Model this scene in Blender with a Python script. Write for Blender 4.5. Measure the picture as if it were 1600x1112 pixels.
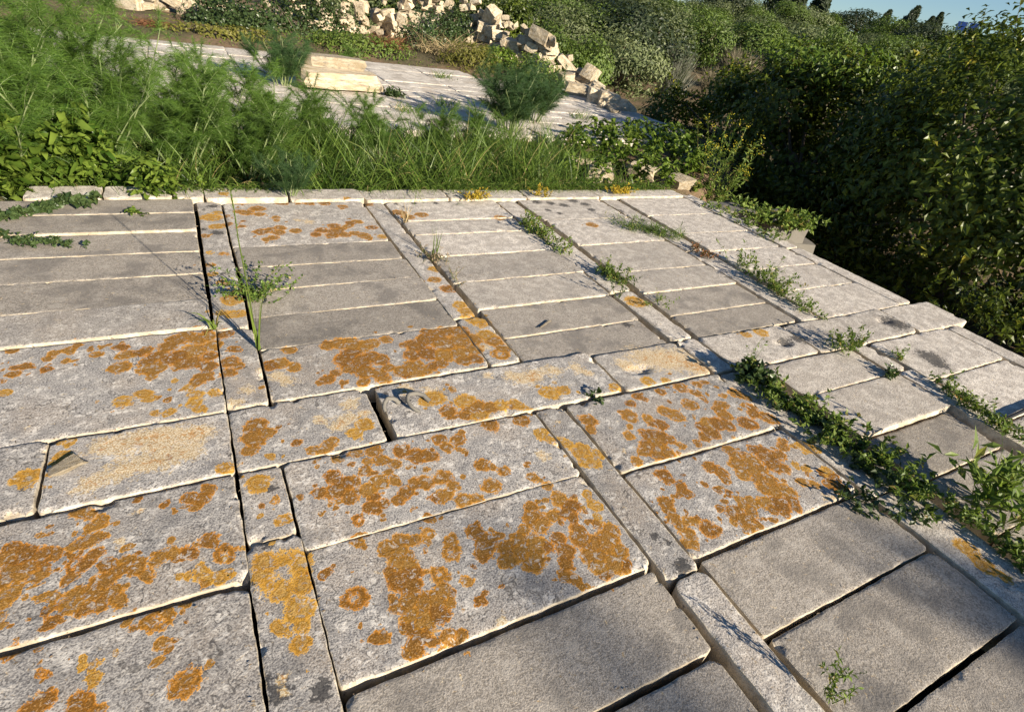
import bpy, math, random
import numpy as np
from mathutils import Matrix, Vector

for o in list(bpy.data.objects): bpy.data.objects.remove(o, do_unlink=True)
S = bpy.context.scene
COL = S.collection
rng = np.random.default_rng(7)
random.seed(7)

# ---------------------------------------------------------------- camera
CAM_H = 1.6
FOC = 874.6                       # focal length in photo pixels (1600 wide)
ROT = np.array([[0.88061107, 0.13882575, -0.45304697],
                [-0.45122206, 0.53755697, -0.71234203],
                [0.14464714, 0.83172106, 0.53601985]])
cam = bpy.data.cameras.new('camera'); cam_o = bpy.data.objects.new('camera', cam); COL.objects.link(cam_o)
cam.sensor_fit = 'HORIZONTAL'; cam.sensor_width = 36.0; cam.lens = FOC / 1600 * 36.0
cam.clip_start = 0.05; cam.clip_end = 3000
M4 = Matrix([list(ROT[i]) + [0] for i in range(3)] + [[0, 0, 0, 1]]); M4[2][3] = CAM_H
cam_o.matrix_world = M4
S.camera = cam_o

# ---------------------------------------------------------------- sky and sun
SUN_AZ = math.atan2(0.34, -0.94)      # compass angle from +Y towards +X
SUN_EL = math.radians(22)
w = bpy.data.worlds.new('World'); S.world = w; w.use_nodes = True
nt = w.node_tree; nt.nodes.clear()
sky = nt.nodes.new('ShaderNodeTexSky'); sky.sky_type = 'NISHITA'; sky.sun_disc = False
sky.sun_elevation = SUN_EL; sky.sun_rotation = SUN_AZ; sky.altitude = 900; sky.air_density = 1.0; sky.dust_density = 0.0; sky.ozone_density = 2.0
bg = nt.nodes.new('ShaderNodeBackground'); bg.inputs['Strength'].default_value = 0.05
wo = nt.nodes.new('ShaderNodeOutputWorld')
tint = nt.nodes.new('ShaderNodeMix'); tint.data_type = 'RGBA'; tint.blend_type = 'MULTIPLY'; tint.inputs[0].default_value = 1.0; tint.inputs[7].default_value = (.80, .93, 1.05, 1)
nt.links.new(sky.outputs[0], tint.inputs[6]); nt.links.new(tint.outputs[2], bg.inputs[0]); nt.links.new(bg.outputs[0], wo.inputs[0])
sl = bpy.data.lights.new('sun', 'SUN'); sl.energy = 5.0; sl.angle = math.radians(0.53); sl.color = (1.0, 0.88, 0.71)
so = bpy.data.objects.new('sun', sl); COL.objects.link(so)
sv = Vector((math.sin(SUN_AZ) * math.cos(SUN_EL), math.cos(SUN_AZ) * math.cos(SUN_EL), math.sin(SUN_EL)))
so.rotation_euler = sv.to_track_quat('Z', 'Y').to_euler(); so.location = (4, -11, 6)
S.render.engine = 'CYCLES'
S.view_settings.view_transform = 'Standard'; S.view_settings.look = 'None'
S.view_settings.exposure = 1.12; S.view_settings.gamma = 1.0; S.view_settings.use_curve_mapping = False

# ---------------------------------------------------------------- helpers
def G(px, py, z=0.0):
    """photo pixel -> point on the horizontal plane at height z"""
    d = ROT @ np.array([px - 800.0, -(py - 556.0), -FOC]); t = (z - CAM_H) / d[2]
    return np.array([0, 0, CAM_H]) + t * d

def _hash(ix, iy, seed):
    h = (ix.astype(np.int64) * 374761393 + iy.astype(np.int64) * 668265263 + seed * 1442695041) & 0x7fffffff
    h = ((h ^ (h >> 13)) * 1274126177) & 0x7fffffff
    return ((h ^ (h >> 16)) & 0xffff) / 65535.0
def vnoise(x, y, seed=0):
    x = np.asarray(x, float); y = np.asarray(y, float)
    ix = np.floor(x); iy = np.floor(y); fx = x - ix; fy = y - iy
    fx = fx * fx * (3 - 2 * fx); fy = fy * fy * (3 - 2 * fy)
    a = _hash(ix, iy, seed); b = _hash(ix + 1, iy, seed); c = _hash(ix, iy + 1, seed); d = _hash(ix + 1, iy + 1, seed)
    return (a * (1 - fx) + b * fx) * (1 - fy) + (c * (1 - fx) + d * fx) * fy
def fbm(x, y, seed=0, o=3):
    s = 0; a = 1; t = 0
    for k in range(o):
        s = s + a * (vnoise(x * 2 ** k, y * 2 ** k, seed + k * 17) - .5); t += a; a *= .5
    return s / t * 2
def sstep(a, b, x):
    t = np.clip((x - a) / (b - a), 0, 1); return t * t * (3 - 2 * t)
def unit(v):
    return v / np.maximum(np.linalg.norm(v, axis=-1, keepdims=True), 1e-9)

class MB:
    """collects vertices, faces and one random value per vertex; build() makes ONE mesh object"""
    def __init__(s): s.v = []; s.f = []; s.r = []; s.n = 0
    def add(s, v, f, r=None):
        v = np.asarray(v, float).reshape(-1, 3)
        if r is None: r = np.full(len(v), .5)
        for a in (f if isinstance(f, list) else [f]): s.f.append(np.asarray(a, np.int64) + s.n)
        s.v.append(v); s.r.append(np.broadcast_to(r, (len(v),))); s.n += len(v)
    def mesh(s, name, mat, smooth=False, attrs=None):
        me = bpy.data.meshes.new(name)
        v = np.concatenate(s.v) if s.v else np.zeros((0, 3))
        me.vertices.add(len(v)); me.vertices.foreach_set('co', v.ravel())
        lo = np.concatenate([a.ravel() for a in s.f]); tot = np.concatenate([np.full(len(a), a.shape[1]) for a in s.f])
        st = np.concatenate([[0], np.cumsum(tot)[:-1]])
        me.loops.add(len(lo)); me.loops.foreach_set('vertex_index', lo.astype(np.int32))
        me.polygons.add(len(tot)); me.polygons.foreach_set('loop_start', st.astype(np.int32))
        me.polygons.foreach_set('use_smooth', np.full(len(tot), smooth))
        at = {'rnd': np.concatenate(s.r)}
        if attrs: at.update(attrs)
        for k, a in at.items():
            q = me.attributes.new(k, 'FLOAT', 'POINT'); q.data.foreach_set('value', np.asarray(a, np.float32))
        me.update(calc_edges=True); me.validate()
        if mat: me.materials.append(mat)
        return me
    def build(s, name, mat, parent=None, loc=(0, 0, 0), smooth=False, attrs=None):
        return link(name, s.mesh(name, mat, smooth, attrs), parent, loc)

def link(name, me, parent=None, loc=(0, 0, 0), rz=0.0, sc=None):
    o = bpy.data.objects.new(name, me); COL.objects.link(o); o.location = loc; o.rotation_euler = (0, 0, rz)
    if sc is not None: o.scale = sc
    if parent: o.parent = parent
    return o
def thing(name, label, cat, loc=(0, 0, 0), rz=0.0, group=None, sc=None):
    o = link(name, None, None, loc, rz, sc); o.empty_display_size = .1
    return tag(o, label, cat, group)
def tag(o, label, cat, group=None):
    o['label'] = label; o['category'] = cat
    if group: o['group'] = group
    return o
def dup(root, loc, rz=0.0, sc=None, label=None, group=None):
    r = root.copy(); COL.objects.link(r); r.location = loc; r.rotation_euler = (0, 0, rz)
    if sc is not None: r.scale = sc
    if label: r['label'] = label
    if group: r['group'] = group
    for ch in list(root.children):
        c = ch.copy(); COL.objects.link(c); c.parent = r
    return r

def perp(d):
    a = np.where(np.abs(d[:, 2:3]) < .9, np.array([[0, 0, 1.]]), np.array([[1., 0, 0]]))
    u = unit(np.cross(d, a)); return u, unit(np.cross(u, d))
def add_leaves(mb, P, D, N, L, W, r=None, fold=.25, droop=.15):
    """kite-shaped folded leaves, 4 triangles each"""
    n = len(P); D = unit(D); sd = unit(np.cross(D, N)); up = unit(np.cross(sd, D))
    L = np.broadcast_to(L, (n,))[:, None]; W = np.broadcast_to(W, (n,))[:, None]
    ml = P + D * L * .42 + sd * W * .5 + up * W * fold; mr = P + D * L * .42 - sd * W * .5 + up * W * fold
    mc = P + D * L * .45; tp = P + D * L - up * L * droop
    v = np.stack([P, ml, mc, mr, tp], 1).reshape(-1, 3)
    b = (np.arange(n) * 5)[:, None]
    f = np.concatenate([b + np.array([[0, 2, 1]]), b + np.array([[0, 3, 2]]), b + np.array([[1, 2, 4]]), b + np.array([[2, 3, 4]])])
    if r is None: r = rng.random(n)
    mb.add(v, f, np.repeat(r, 5))
def add_blades(mb, P, D, L, W, bend=.3, seg=3, r=None, tw=None):
    """tapering arched strips: grass blades, filaments"""
    n = len(P); D = unit(D); L = np.broadcast_to(L, (n,))[:, None]; W = np.broadcast_to(W, (n,))[:, None]
    bend = np.broadcast_to(bend, (n,))[:, None]
    if tw is None:
        a = rng.random((n, 1)) * 6.283; sd = np.concatenate([np.cos(a), np.sin(a), np.zeros((n, 1))], 1)
        sd = unit(np.cross(D, sd))
    else: sd = tw
    H = D.copy(); H[:, 2] = 0; H = unit(H + 1e-6)
    vs = []
    for k in range(seg + 1):
        t = k / seg
        p = P + D * L * t * (1 - .25 * bend * t) + (H * .5 - np.array([0, 0, 1.])) * L * bend * t * t
        wd = W * (1 - t ** 1.5) * .5
        if k < seg: vs += [p - sd * wd, p + sd * wd]
        else: vs += [p]
    m = 2 * seg + 1; v = np.stack(vs, 1).reshape(-1, 3); b = (np.arange(n) * m)[:, None]; f4 = []
    for k in range(seg - 1): f4.append(b + np.array([[2 * k, 2 * k + 1, 2 * k + 3, 2 * k + 2]]))
    f3 = b + np.array([[2 * seg - 2, 2 * seg - 1, 2 * seg]])
    if r is None: r = rng.random(n)
    mb.add(v, ([np.concatenate(f4)] if f4 else []) + [f3], np.repeat(r, m))
def add_tube(mb, pts, r0, r1, k=5, r=.5):
    pts = np.asarray(pts, float); n = len(pts); T = unit(np.gradient(pts, axis=0)); u, v2 = perp(T)
    R = np.linspace(r0, r1, n)[:, None, None]; a = np.arange(k) / k * 2 * math.pi
    v = pts[:, None, :] + R * (np.cos(a)[None, :, None] * u[:, None, :] + np.sin(a)[None, :, None] * v2[:, None, :])
    i = np.arange(n - 1)[:, None] * k; j = np.arange(k)[None, :]; j2 = (j + 1) % k
    f = np.stack([i + j, i + j2, i + k + j2, i + k + j], -1).reshape(-1, 4)
    mb.add(v.reshape(-1, 3), f, r)
def curve(p0, d, L, n=6, bend=.2, wob=.05):
    """a wandering stem: returns n points"""
    p = np.array(p0, float); d = np.array(d, float) / np.linalg.norm(d); out = [p.copy()]
    for k in range(n - 1):
        d = d + rng.normal(0, wob, 3) - np.array([0, 0, bend / n]); d /= np.linalg.norm(d)
        p = p + d * L / (n - 1); out.append(p.copy())
    return np.array(out)

# ---------------------------------------------------------------- materials
def nodes(name):
    m = bpy.data.materials.new(name); m.use_nodes = True; t = m.node_tree; t.nodes.clear()
    return m, t
class NT:
    def __init__(s, t): s.t = t
    def n(s, ty, **kw):
        x = s.t.nodes.new(ty)
        for k, v in kw.items(): setattr(x, k, v)
        return x
    def set(s, sock, v):
        if hasattr(v, 'is_linked') or isinstance(v, bpy.types.NodeSocket): s.t.links.new(v, sock)
        else: sock.default_value = v
    def math(s, op, a, b=0.0, c=None, clamp=False):
        x = s.n('ShaderNodeMath', operation=op, use_clamp=clamp); s.set(x.inputs[0], a); s.set(x.inputs[1], b)
        if c is not None: s.set(x.inputs[2], c)
        return x.outputs[0]
    def step(s, x, lo, hi):
        r = s.n('ShaderNodeMapRange', interpolation_type='SMOOTHSTEP'); s.set(r.inputs[0], x); s.set(r.inputs[1], lo); s.set(r.inputs[2], hi)
        return r.outputs[0]
    def mix(s, f, a, b):
        x = s.n('ShaderNodeMix', data_type='RGBA'); s.set(x.inputs[0], f)
        s.set(x.inputs[6], a if isinstance(a, bpy.types.NodeSocket) else (*a, 1)); s.set(x.inputs[7], b if isinstance(b, bpy.types.NodeSocket) else (*b, 1))
        return x.outputs[2]
    def noise(s, vec, scale, detail=3, rough=.55, dist=0.0):
        x = s.n('ShaderNodeTexNoise'); s.set(x.inputs['Vector'], vec); x.inputs['Scale'].default_value = scale
        x.inputs['Detail'].default_value = detail; x.inputs['Roughness'].default_value = rough; x.inputs['Distortion'].default_value = dist
        return x.outputs[0]
    def attr(s, name):
        return s.n('ShaderNodeAttribute', attribute_name=name).outputs['Fac']
    def bump(s, h, strength, dist):
        x = s.n('ShaderNodeBump'); x.inputs['Strength'].default_value = strength; x.inputs['Distance'].default_value = dist; s.set(x.inputs['Height'], h)
        return x.outputs[0]
    def out(s, sh):
        o = s.n('ShaderNodeOutputMaterial'); s.t.links.new(sh, o.inputs[0])
    def bsdf(s, col, rough=.8, normal=None, spec=.3):
        b = s.n('ShaderNodeBsdfPrincipled'); s.set(b.inputs['Base Color'], col if isinstance(col, bpy.types.NodeSocket) else (*col, 1))
        s.set(b.inputs['Roughness'], rough); b.inputs['Specular IOR Level'].default_value = spec
        if normal is not None: s.set(b.inputs['Normal'], normal)
        return b.outputs[0]
    def coords(s, k=41.0):
        tc = s.n('ShaderNodeTexCoord'); oi = s.n('ShaderNodeObjectInfo')
        c = s.n('ShaderNodeCombineXYZ'); s.set(c.inputs[0], s.math('MULTIPLY', oi.outputs['Random'], k)); s.set(c.inputs[1], s.math('MULTIPLY', oi.outputs['Random'], k * 2.3))
        a = s.n('ShaderNodeVectorMath', operation='ADD'); s.set(a.inputs[0], tc.outputs['Object']); s.set(a.inputs[1], c.outputs[0])
        return a.outputs[0], oi.outputs['Random']

def make_limestone():
    """weathered limestone; attributes: L lichen field, H lichen hue, F thin crust, D black growth, E broken edge, K smooth slab, P pale slab"""
    m, t = nodes('weathered_limestone'); N = NT(t); v, rnd = N.coords()
    n_big = N.noise(v, 3.2, 2); n_mid = N.noise(v, 14, 3, .6); n_fin = N.noise(v, 60, 2, .65); n_spk = N.noise(v, 170, 1, .7); n_hi = N.noise(v, 330, 0)
    K = N.attr('K'); P = N.attr('P'); E = N.attr('E'); L = N.attr('L'); H = N.attr('H'); F = N.attr('F'); D = N.attr('D')
    # rough grey slab
    g = N.mix(N.step(n_mid, .36, .64), (.235, .222, .212), (.36, .338, .312))
    g = N.mix(N.math('MULTIPLY', N.step(n_big, .45, .66), .6), g, (.36, .30, .24))
    g = N.mix(N.math('MULTIPLY', N.step(n_spk, .49, .60), .55), g, (.54, .51, .465))
    crust = N.math('MULTIPLY', N.step(N.math('ADD', N.math('MULTIPLY', n_fin, .7), N.math('MULTIPLY', n_mid, .8)), .82, .89), .75)
    g = N.mix(crust, g, (.62, .585, .53))
    g = N.mix(N.math('MULTIPLY', N.step(N.noise(v, 7.5, 4, .62, .5), .56, .66), .45), g, (.16, .155, .152))
    pits = N.step(N.math('ADD', n_spk, N.math('MULTIPLY', n_fin, .6)), .73, .62)
    g = N.mix(N.math('MULTIPLY', pits, .7), g, (.095, .09, .086))
    vein = N.math('MULTIPLY', N.step(N.math('ABSOLUTE', N.math('SUBTRACT', N.noise(v, 2.1, 5, .6, .4), .5)), .006, .001), N.step(n_mid, .44, .52))
    g = N.mix(N.math('MULTIPLY', vein, .7), g, (.07, .064, .06))
    # smooth sawn slab
    s_ = N.mix(N.step(n_fin, .38, .62), (.235, .208, .175), (.345, .31, .268))
    s_ = N.mix(N.math('MULTIPLY', N.step(n_spk, .50, .62), .65), s_, (.45, .41, .355))
    s_ = N.mix(N.math('MULTIPLY', N.step(n_hi, .45, .30), .5), s_, (.11, .098, .085))
    s_ = N.mix(N.math('MULTIPLY', N.step(n_spk, .46, .36), .4), s_, (.12, .108, .095))
    s_ = N.mix(N.math('MULTIPLY', N.step(n_mid, .52, .66), .45), s_, (.42, .385, .335))
    s_ = N.mix(N.math('MULTIPLY', N.step(N.noise(v, 4.5, 5, .6, .3), .47, .64), .65), s_, (.150, .138, .125))
    c = N.mix(K, g, s_)
    # pale weathered slab
    p_ = N.mix(N.step(n_mid, .38, .62), (.42, .375, .325), (.66, .605, .53))
    p_ = N.mix(N.math('MULTIPLY', N.step(n_fin, .5, .38), .65), p_, (.25, .225, .20))
    p_ = N.mix(N.math('MULTIPLY', N.step(n_spk, .46, .36), .65), p_, (.13, .12, .105))
    p_ = N.mix(N.math('MULTIPLY', N.step(n_spk, .53, .64), .5), p_, (.74, .69, .62))
    p_ = N.mix(N.math('MULTIPLY', N.step(n_big, .5, .7), .4), p_, (.33, .30, .265))
    c = N.mix(P, c, p_)
    # slab to slab tone
    tone = N.n('ShaderNodeHueSaturation'); N.set(tone.inputs['Value'], N.math('MULTIPLY_ADD', rnd, .24, .88)); N.set(tone.inputs['Color'], c); c = tone.outputs[0]
    # black growth
    dk = N.step(N.math('ADD', D, N.math('MULTIPLY', N.math('SUBTRACT', n_fin, .5), 1.6)), .42, .6)
    c = N.mix(N.math('MULTIPLY', dk, .85), c, (.04, .039, .04))
    # thin ochre crust
    n_cr = N.noise(v, 42, 3, .7, .8)
    fm = N.math('ADD', F, N.math('MULTIPLY', N.math('SUBTRACT', n_cr, .5), 2.6))
    c = N.mix(N.math('MULTIPLY', N.step(fm, .28, .7), .8), c, N.mix(N.step(n_spk, .42, .58), (.45, .30, .13), (.68, .58, .40)))
    fo = N.math('SUBTRACT', F, N.math('MULTIPLY', N.math('SUBTRACT', n_cr, .5), 3.2))
    c = N.mix(N.math('MULTIPLY', N.step(fo, 1.0, 1.25), .7), c, (.42, .20, .05))
    # broken edges show fresh cream stone
    em = N.step(N.math('ADD', E, N.math('MULTIPLY', N.math('SUBTRACT', n_fin, .5), 1.6)), .62, .85)
    c = N.mix(N.math('MULTIPLY', em, .65), c, N.mix(N.step(n_mid, .38, .62), (.46, .38, .26), (.66, .58, .44)))
    # foliose lichen
    warp = N.math('ADD', N.math('MULTIPLY', N.math('SUBTRACT', n_fin, .5), .85), N.math('MULTIPLY', N.math('SUBTRACT', n_spk, .5), .55))
    Lp = N.math('ADD', L, warp)
    ramp = N.n('ShaderNodeValToRGB'); cr = ramp.color_ramp
    for k, (pos, col) in enumerate([(.0, (.68, .46, .26)), (.07, (.62, .31, .09)), (.14, (.52, .21, .028)), (.25, (.25, .10, .009)), (.40, (.155, .066, .008)), (.50, (.27, .125, .026)), (.60, (.155, .068, .009)), (.85, (.23, .105, .018))]):
        e = cr.elements[k] if k < 2 else cr.elements.new(pos); e.position = pos; e.color = (*col, 1)
    Lc = N.math('ADD', N.attr('Q'), N.math('MULTIPLY', warp, .55))
    N.set(ramp.inputs[0], Lc)
    ry = N.n('ShaderNodeValToRGB'); cr = ry.color_ramp
    for k, (pos, col) in enumerate([(.0, (.66, .48, .22)), (.12, (.60, .35, .07)), (.28, (.50, .26, .035)), (.42, (.33, .175, .022)), (.55, (.52, .33, .10)), (.8, (.38, .20, .03))]):
        e = cr.elements[k] if k < 2 else cr.elements.new(pos); e.position = pos; e.color = (*col, 1)
    N.set(ry.inputs[0], Lc)
    lc = N.mix(H, ramp.outputs[0], ry.outputs[0])
    lc = N.mix(N.math('MULTIPLY', N.step(n_spk, .57, .66), .5), lc, (.56, .34, .14))
    lc = N.mix(N.math('MULTIPLY', N.step(n_hi, .46, .3), .6), lc, (.11, .05, .010))
    lm = N.step(Lp, .03, .09)
    holes = N.math('MULTIPLY', N.step(n_cr, .545, .62), N.step(Lp, .10, .22))
    lm = N.math('MULTIPLY', lm, N.math('SUBTRACT', 1.0, N.math('MULTIPLY', holes, .75)))
    c = N.mix(lm, c, lc)
    h = N.math('ADD', N.math('MULTIPLY', n_fin, .6), N.math('MULTIPLY', n_spk, .5))
    nb = N.bump(h, .42, .007)
    N.out(N.bsdf(c, .88, nb, .2)); return m
LIME = make_limestone()

def make_block():
    m, t = nodes('cream_building_stone'); N = NT(t); v, rnd = N.coords()
    a = N.noise(v, 5, 4); b = N.noise(v, 40, 4, .65)
    c = N.mix(N.step(a, .35, .65), (.50, .40, .26), (.70, .61, .46))
    c = N.mix(N.math('MULTIPLY', N.step(N.noise(v, 9, 4, .6), .54, .66), .75), c, (.27, .24, .205))
    c = N.mix(N.math('MULTIPLY', N.step(b, .46, .3), .6), c, (.22, .18, .13))
    tone = N.n('ShaderNodeHueSaturation'); N.set(tone.inputs['Value'], N.math('MULTIPLY_ADD', rnd, .5, .6)); N.set(tone.inputs['Color'], c)
    N.out(N.bsdf(tone.outputs[0], .9, N.bump(N.math('ADD', a, b), .6, .03), .2)); return m
BLOCK = make_block()
def make_soil(name, a, b, c3):
    m, t = nodes(name); N = NT(t); tc = N.n('ShaderNodeTexCoord'); v = tc.outputs['Object']
    n1 = N.noise(v, .6, 5, .6); n2 = N.noise(v, 14, 5, .65)
    c = N.mix(N.step(n1, .4, .62), a, b); c = N.mix(N.math('MULTIPLY', N.step(n2, .5, .68), .7), c, c3)
    N.out(N.bsdf(c, .95, N.bump(n2, .8, .05), .1)); return m
SOIL = make_soil('hill_soil', (.10, .085, .05), (.19, .13, .085), (.09, .10, .035))
DARK_UNDERLAY = make_soil('dark_underlay', (.025, .02, .015), (.04, .032, .024), (.05, .042, .03))  # near-black sheet below the slabs, coloured for the shade of the hollow underneath
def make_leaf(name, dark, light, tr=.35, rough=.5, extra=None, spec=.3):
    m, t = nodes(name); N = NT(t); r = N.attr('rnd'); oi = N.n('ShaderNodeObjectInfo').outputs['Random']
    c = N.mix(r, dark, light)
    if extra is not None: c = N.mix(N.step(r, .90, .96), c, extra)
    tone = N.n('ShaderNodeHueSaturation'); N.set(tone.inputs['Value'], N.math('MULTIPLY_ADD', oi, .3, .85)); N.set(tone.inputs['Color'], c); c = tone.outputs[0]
    b = N.bsdf(c, rough, None, spec); x = N.n('ShaderNodeBsdfTranslucent'); N.set(x.inputs[0], N.mix(.5, c, (.20, .30, .03)))
    mx = N.n('ShaderNodeMixShader'); mx.inputs[0].default_value = tr; t.links.new(b, mx.inputs[1]); t.links.new(x.outputs[0], mx.inputs[2])
    N.out(mx.outputs[0]); return m
MAT = dict(
    grass=make_leaf('grass_blade', (.026, .060, .009), (.165, .245, .045), .3, .4, (.30, .25, .10)),
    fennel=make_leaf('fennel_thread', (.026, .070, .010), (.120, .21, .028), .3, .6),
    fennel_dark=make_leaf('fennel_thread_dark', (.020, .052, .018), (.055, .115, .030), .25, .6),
    fennel_stem=make_leaf('fennel_stalk', (.14, .19, .07), (.28, .33, .16), .1, .5),
    broad=make_leaf('broad_leaf', (.045, .095, .012), (.20, .275, .045), .4, .35),
    weed=make_leaf('weed_leaf', (.075, .13, .020), (.20, .26, .055), .35, .5, (.26, .20, .06)),
    ivy=make_leaf('ivy_leaf', (.022, .042, .014), (.07, .105, .035), .2, .35),
    hedge=make_leaf('hedge_leaf', (.010, .022, .004), (.12, .155, .016), .22, .4, (.28, .25, .03)),
    yellow=make_leaf('yellowing_leaf', (.10, .11, .02), (.25, .23, .05), .4, .5),
    gold=make_leaf('golden_succulent', (.38, .24, .02), (.55, .42, .05), .3, .5),
    dry=make_leaf('dry_stem', (.16, .11, .07), (.33, .25, .16), .1, .8),
    straw=make_leaf('straw', (.30, .22, .12), (.45, .36, .2), .2, .7),
    rust=make_leaf('rusty_dry_leaf', (.13, .055, .025), (.26, .12, .06), .2, .8),
    olive=make_leaf('olive_leaf', (.060, .085, .032), (.21, .24, .11), .2, .5),
    shrub=make_leaf('green_shrub_leaf', (.045, .085, .015), (.15, .21, .045), .3, .5),
    darktree=make_leaf('dark_tree_leaf', (.014, .024, .012), (.045, .062, .028), .15, .5),
    tan=make_leaf('tan_shrub_twig', (.15, .125, .085), (.29, .25, .17), .2, .8),
    grey=make_leaf('grey_shrub_twig', (.12, .125, .10), (.24, .24, .19), .2, .8),
    flower=make_leaf('yellow_flower', (.50, .42, .03), (.65, .56, .06), .3, .5),
)
def make_bark():
    m, t = nodes('bark'); N = NT(t); v, _ = N.coords()
    a = N.noise(v, 25, 5, .7); N.out(N.bsdf(N.mix(a, (.06, .045, .032), (.20, .16, .12)), .9, N.bump(a, .7, .02), .1)); return m
BARK = make_bark()
def flat(name, col, rough=.6, spec=.3):
    m, t = nodes(name); N = NT(t); v, _ = N.coords(); a = N.noise(v, 20, 3)
    N.out(N.bsdf(N.mix(a, tuple(.85 * x for x in col), tuple(min(1, 1.1 * x) for x in col)), rough, N.bump(a, .1, .01), spec)); return m

# ================================================================ STRUCTURE
# ---------------------------------------------------------------- terrain
def hgt(x, y):
    x = np.asarray(x, float); y = np.asarray(y, float)
    inside = sstep(5.35, 5.0, x) * sstep(4.95, 4.7, y)
    edge = np.where(y < 4.9, 5.2, np.minimum(5.2 + (y - 4.9) * 1.5, 8.4))
    east = sstep(0, 1.0, x - edge)
    north = sstep(19.5, 23, y)
    low = -1.3
    base = -.10 + .05 * fbm(x * .6, y * .6, 3)
    base = base + sstep(12.3, 14.5, y) * .22
    z = base * (1 - np.maximum(east, north)) + low * np.maximum(east, north)
    z = z * (1 - inside) + (-.62) * inside
    d = np.hypot(x, y)
    rise = np.clip(d - 20, 0, 135) * .047 + .6 * fbm(x * .05, y * .05, 9) * sstep(20, 45, d)
    fwd = sstep(-25, 10, y + .25 * x)
    z = z + rise * fwd - sstep(150, 320, d) * 4
    return z
def axis(lo, hi, fine_lo, fine_hi, step):
    a = list(np.arange(fine_lo, fine_hi, step)); x = a[-1]; s = step
    while x < hi: s *= 1.12; x += s; a.append(x)
    x = a[0]; s = step; b = []
    while x > lo: s *= 1.12; x -= s; b.append(x)
    return np.array(b[::-1] + a)
def grid_mesh(name, xs, ys, zf, mat):
    X, Y = np.meshgrid(xs, ys); Z = zf(X, Y); mb = MB(); nx = len(xs); ny = len(ys)
    i = (np.arange(ny - 1)[:, None] * nx + np.arange(nx - 1)[None, :]).reshape(-1, 1)
    mb.add(np.stack([X, Y, Z], -1).reshape(-1, 3), i + np.array([[0, 1, nx + 1, nx]]))
    return mb.build(name, mat, smooth=True)
g = grid_mesh('ground', axis(-900, 1200, -4, 14, .25), axis(-700, 1200, -3, 24, .25), hgt, SOIL); g['kind'] = 'structure'

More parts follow.
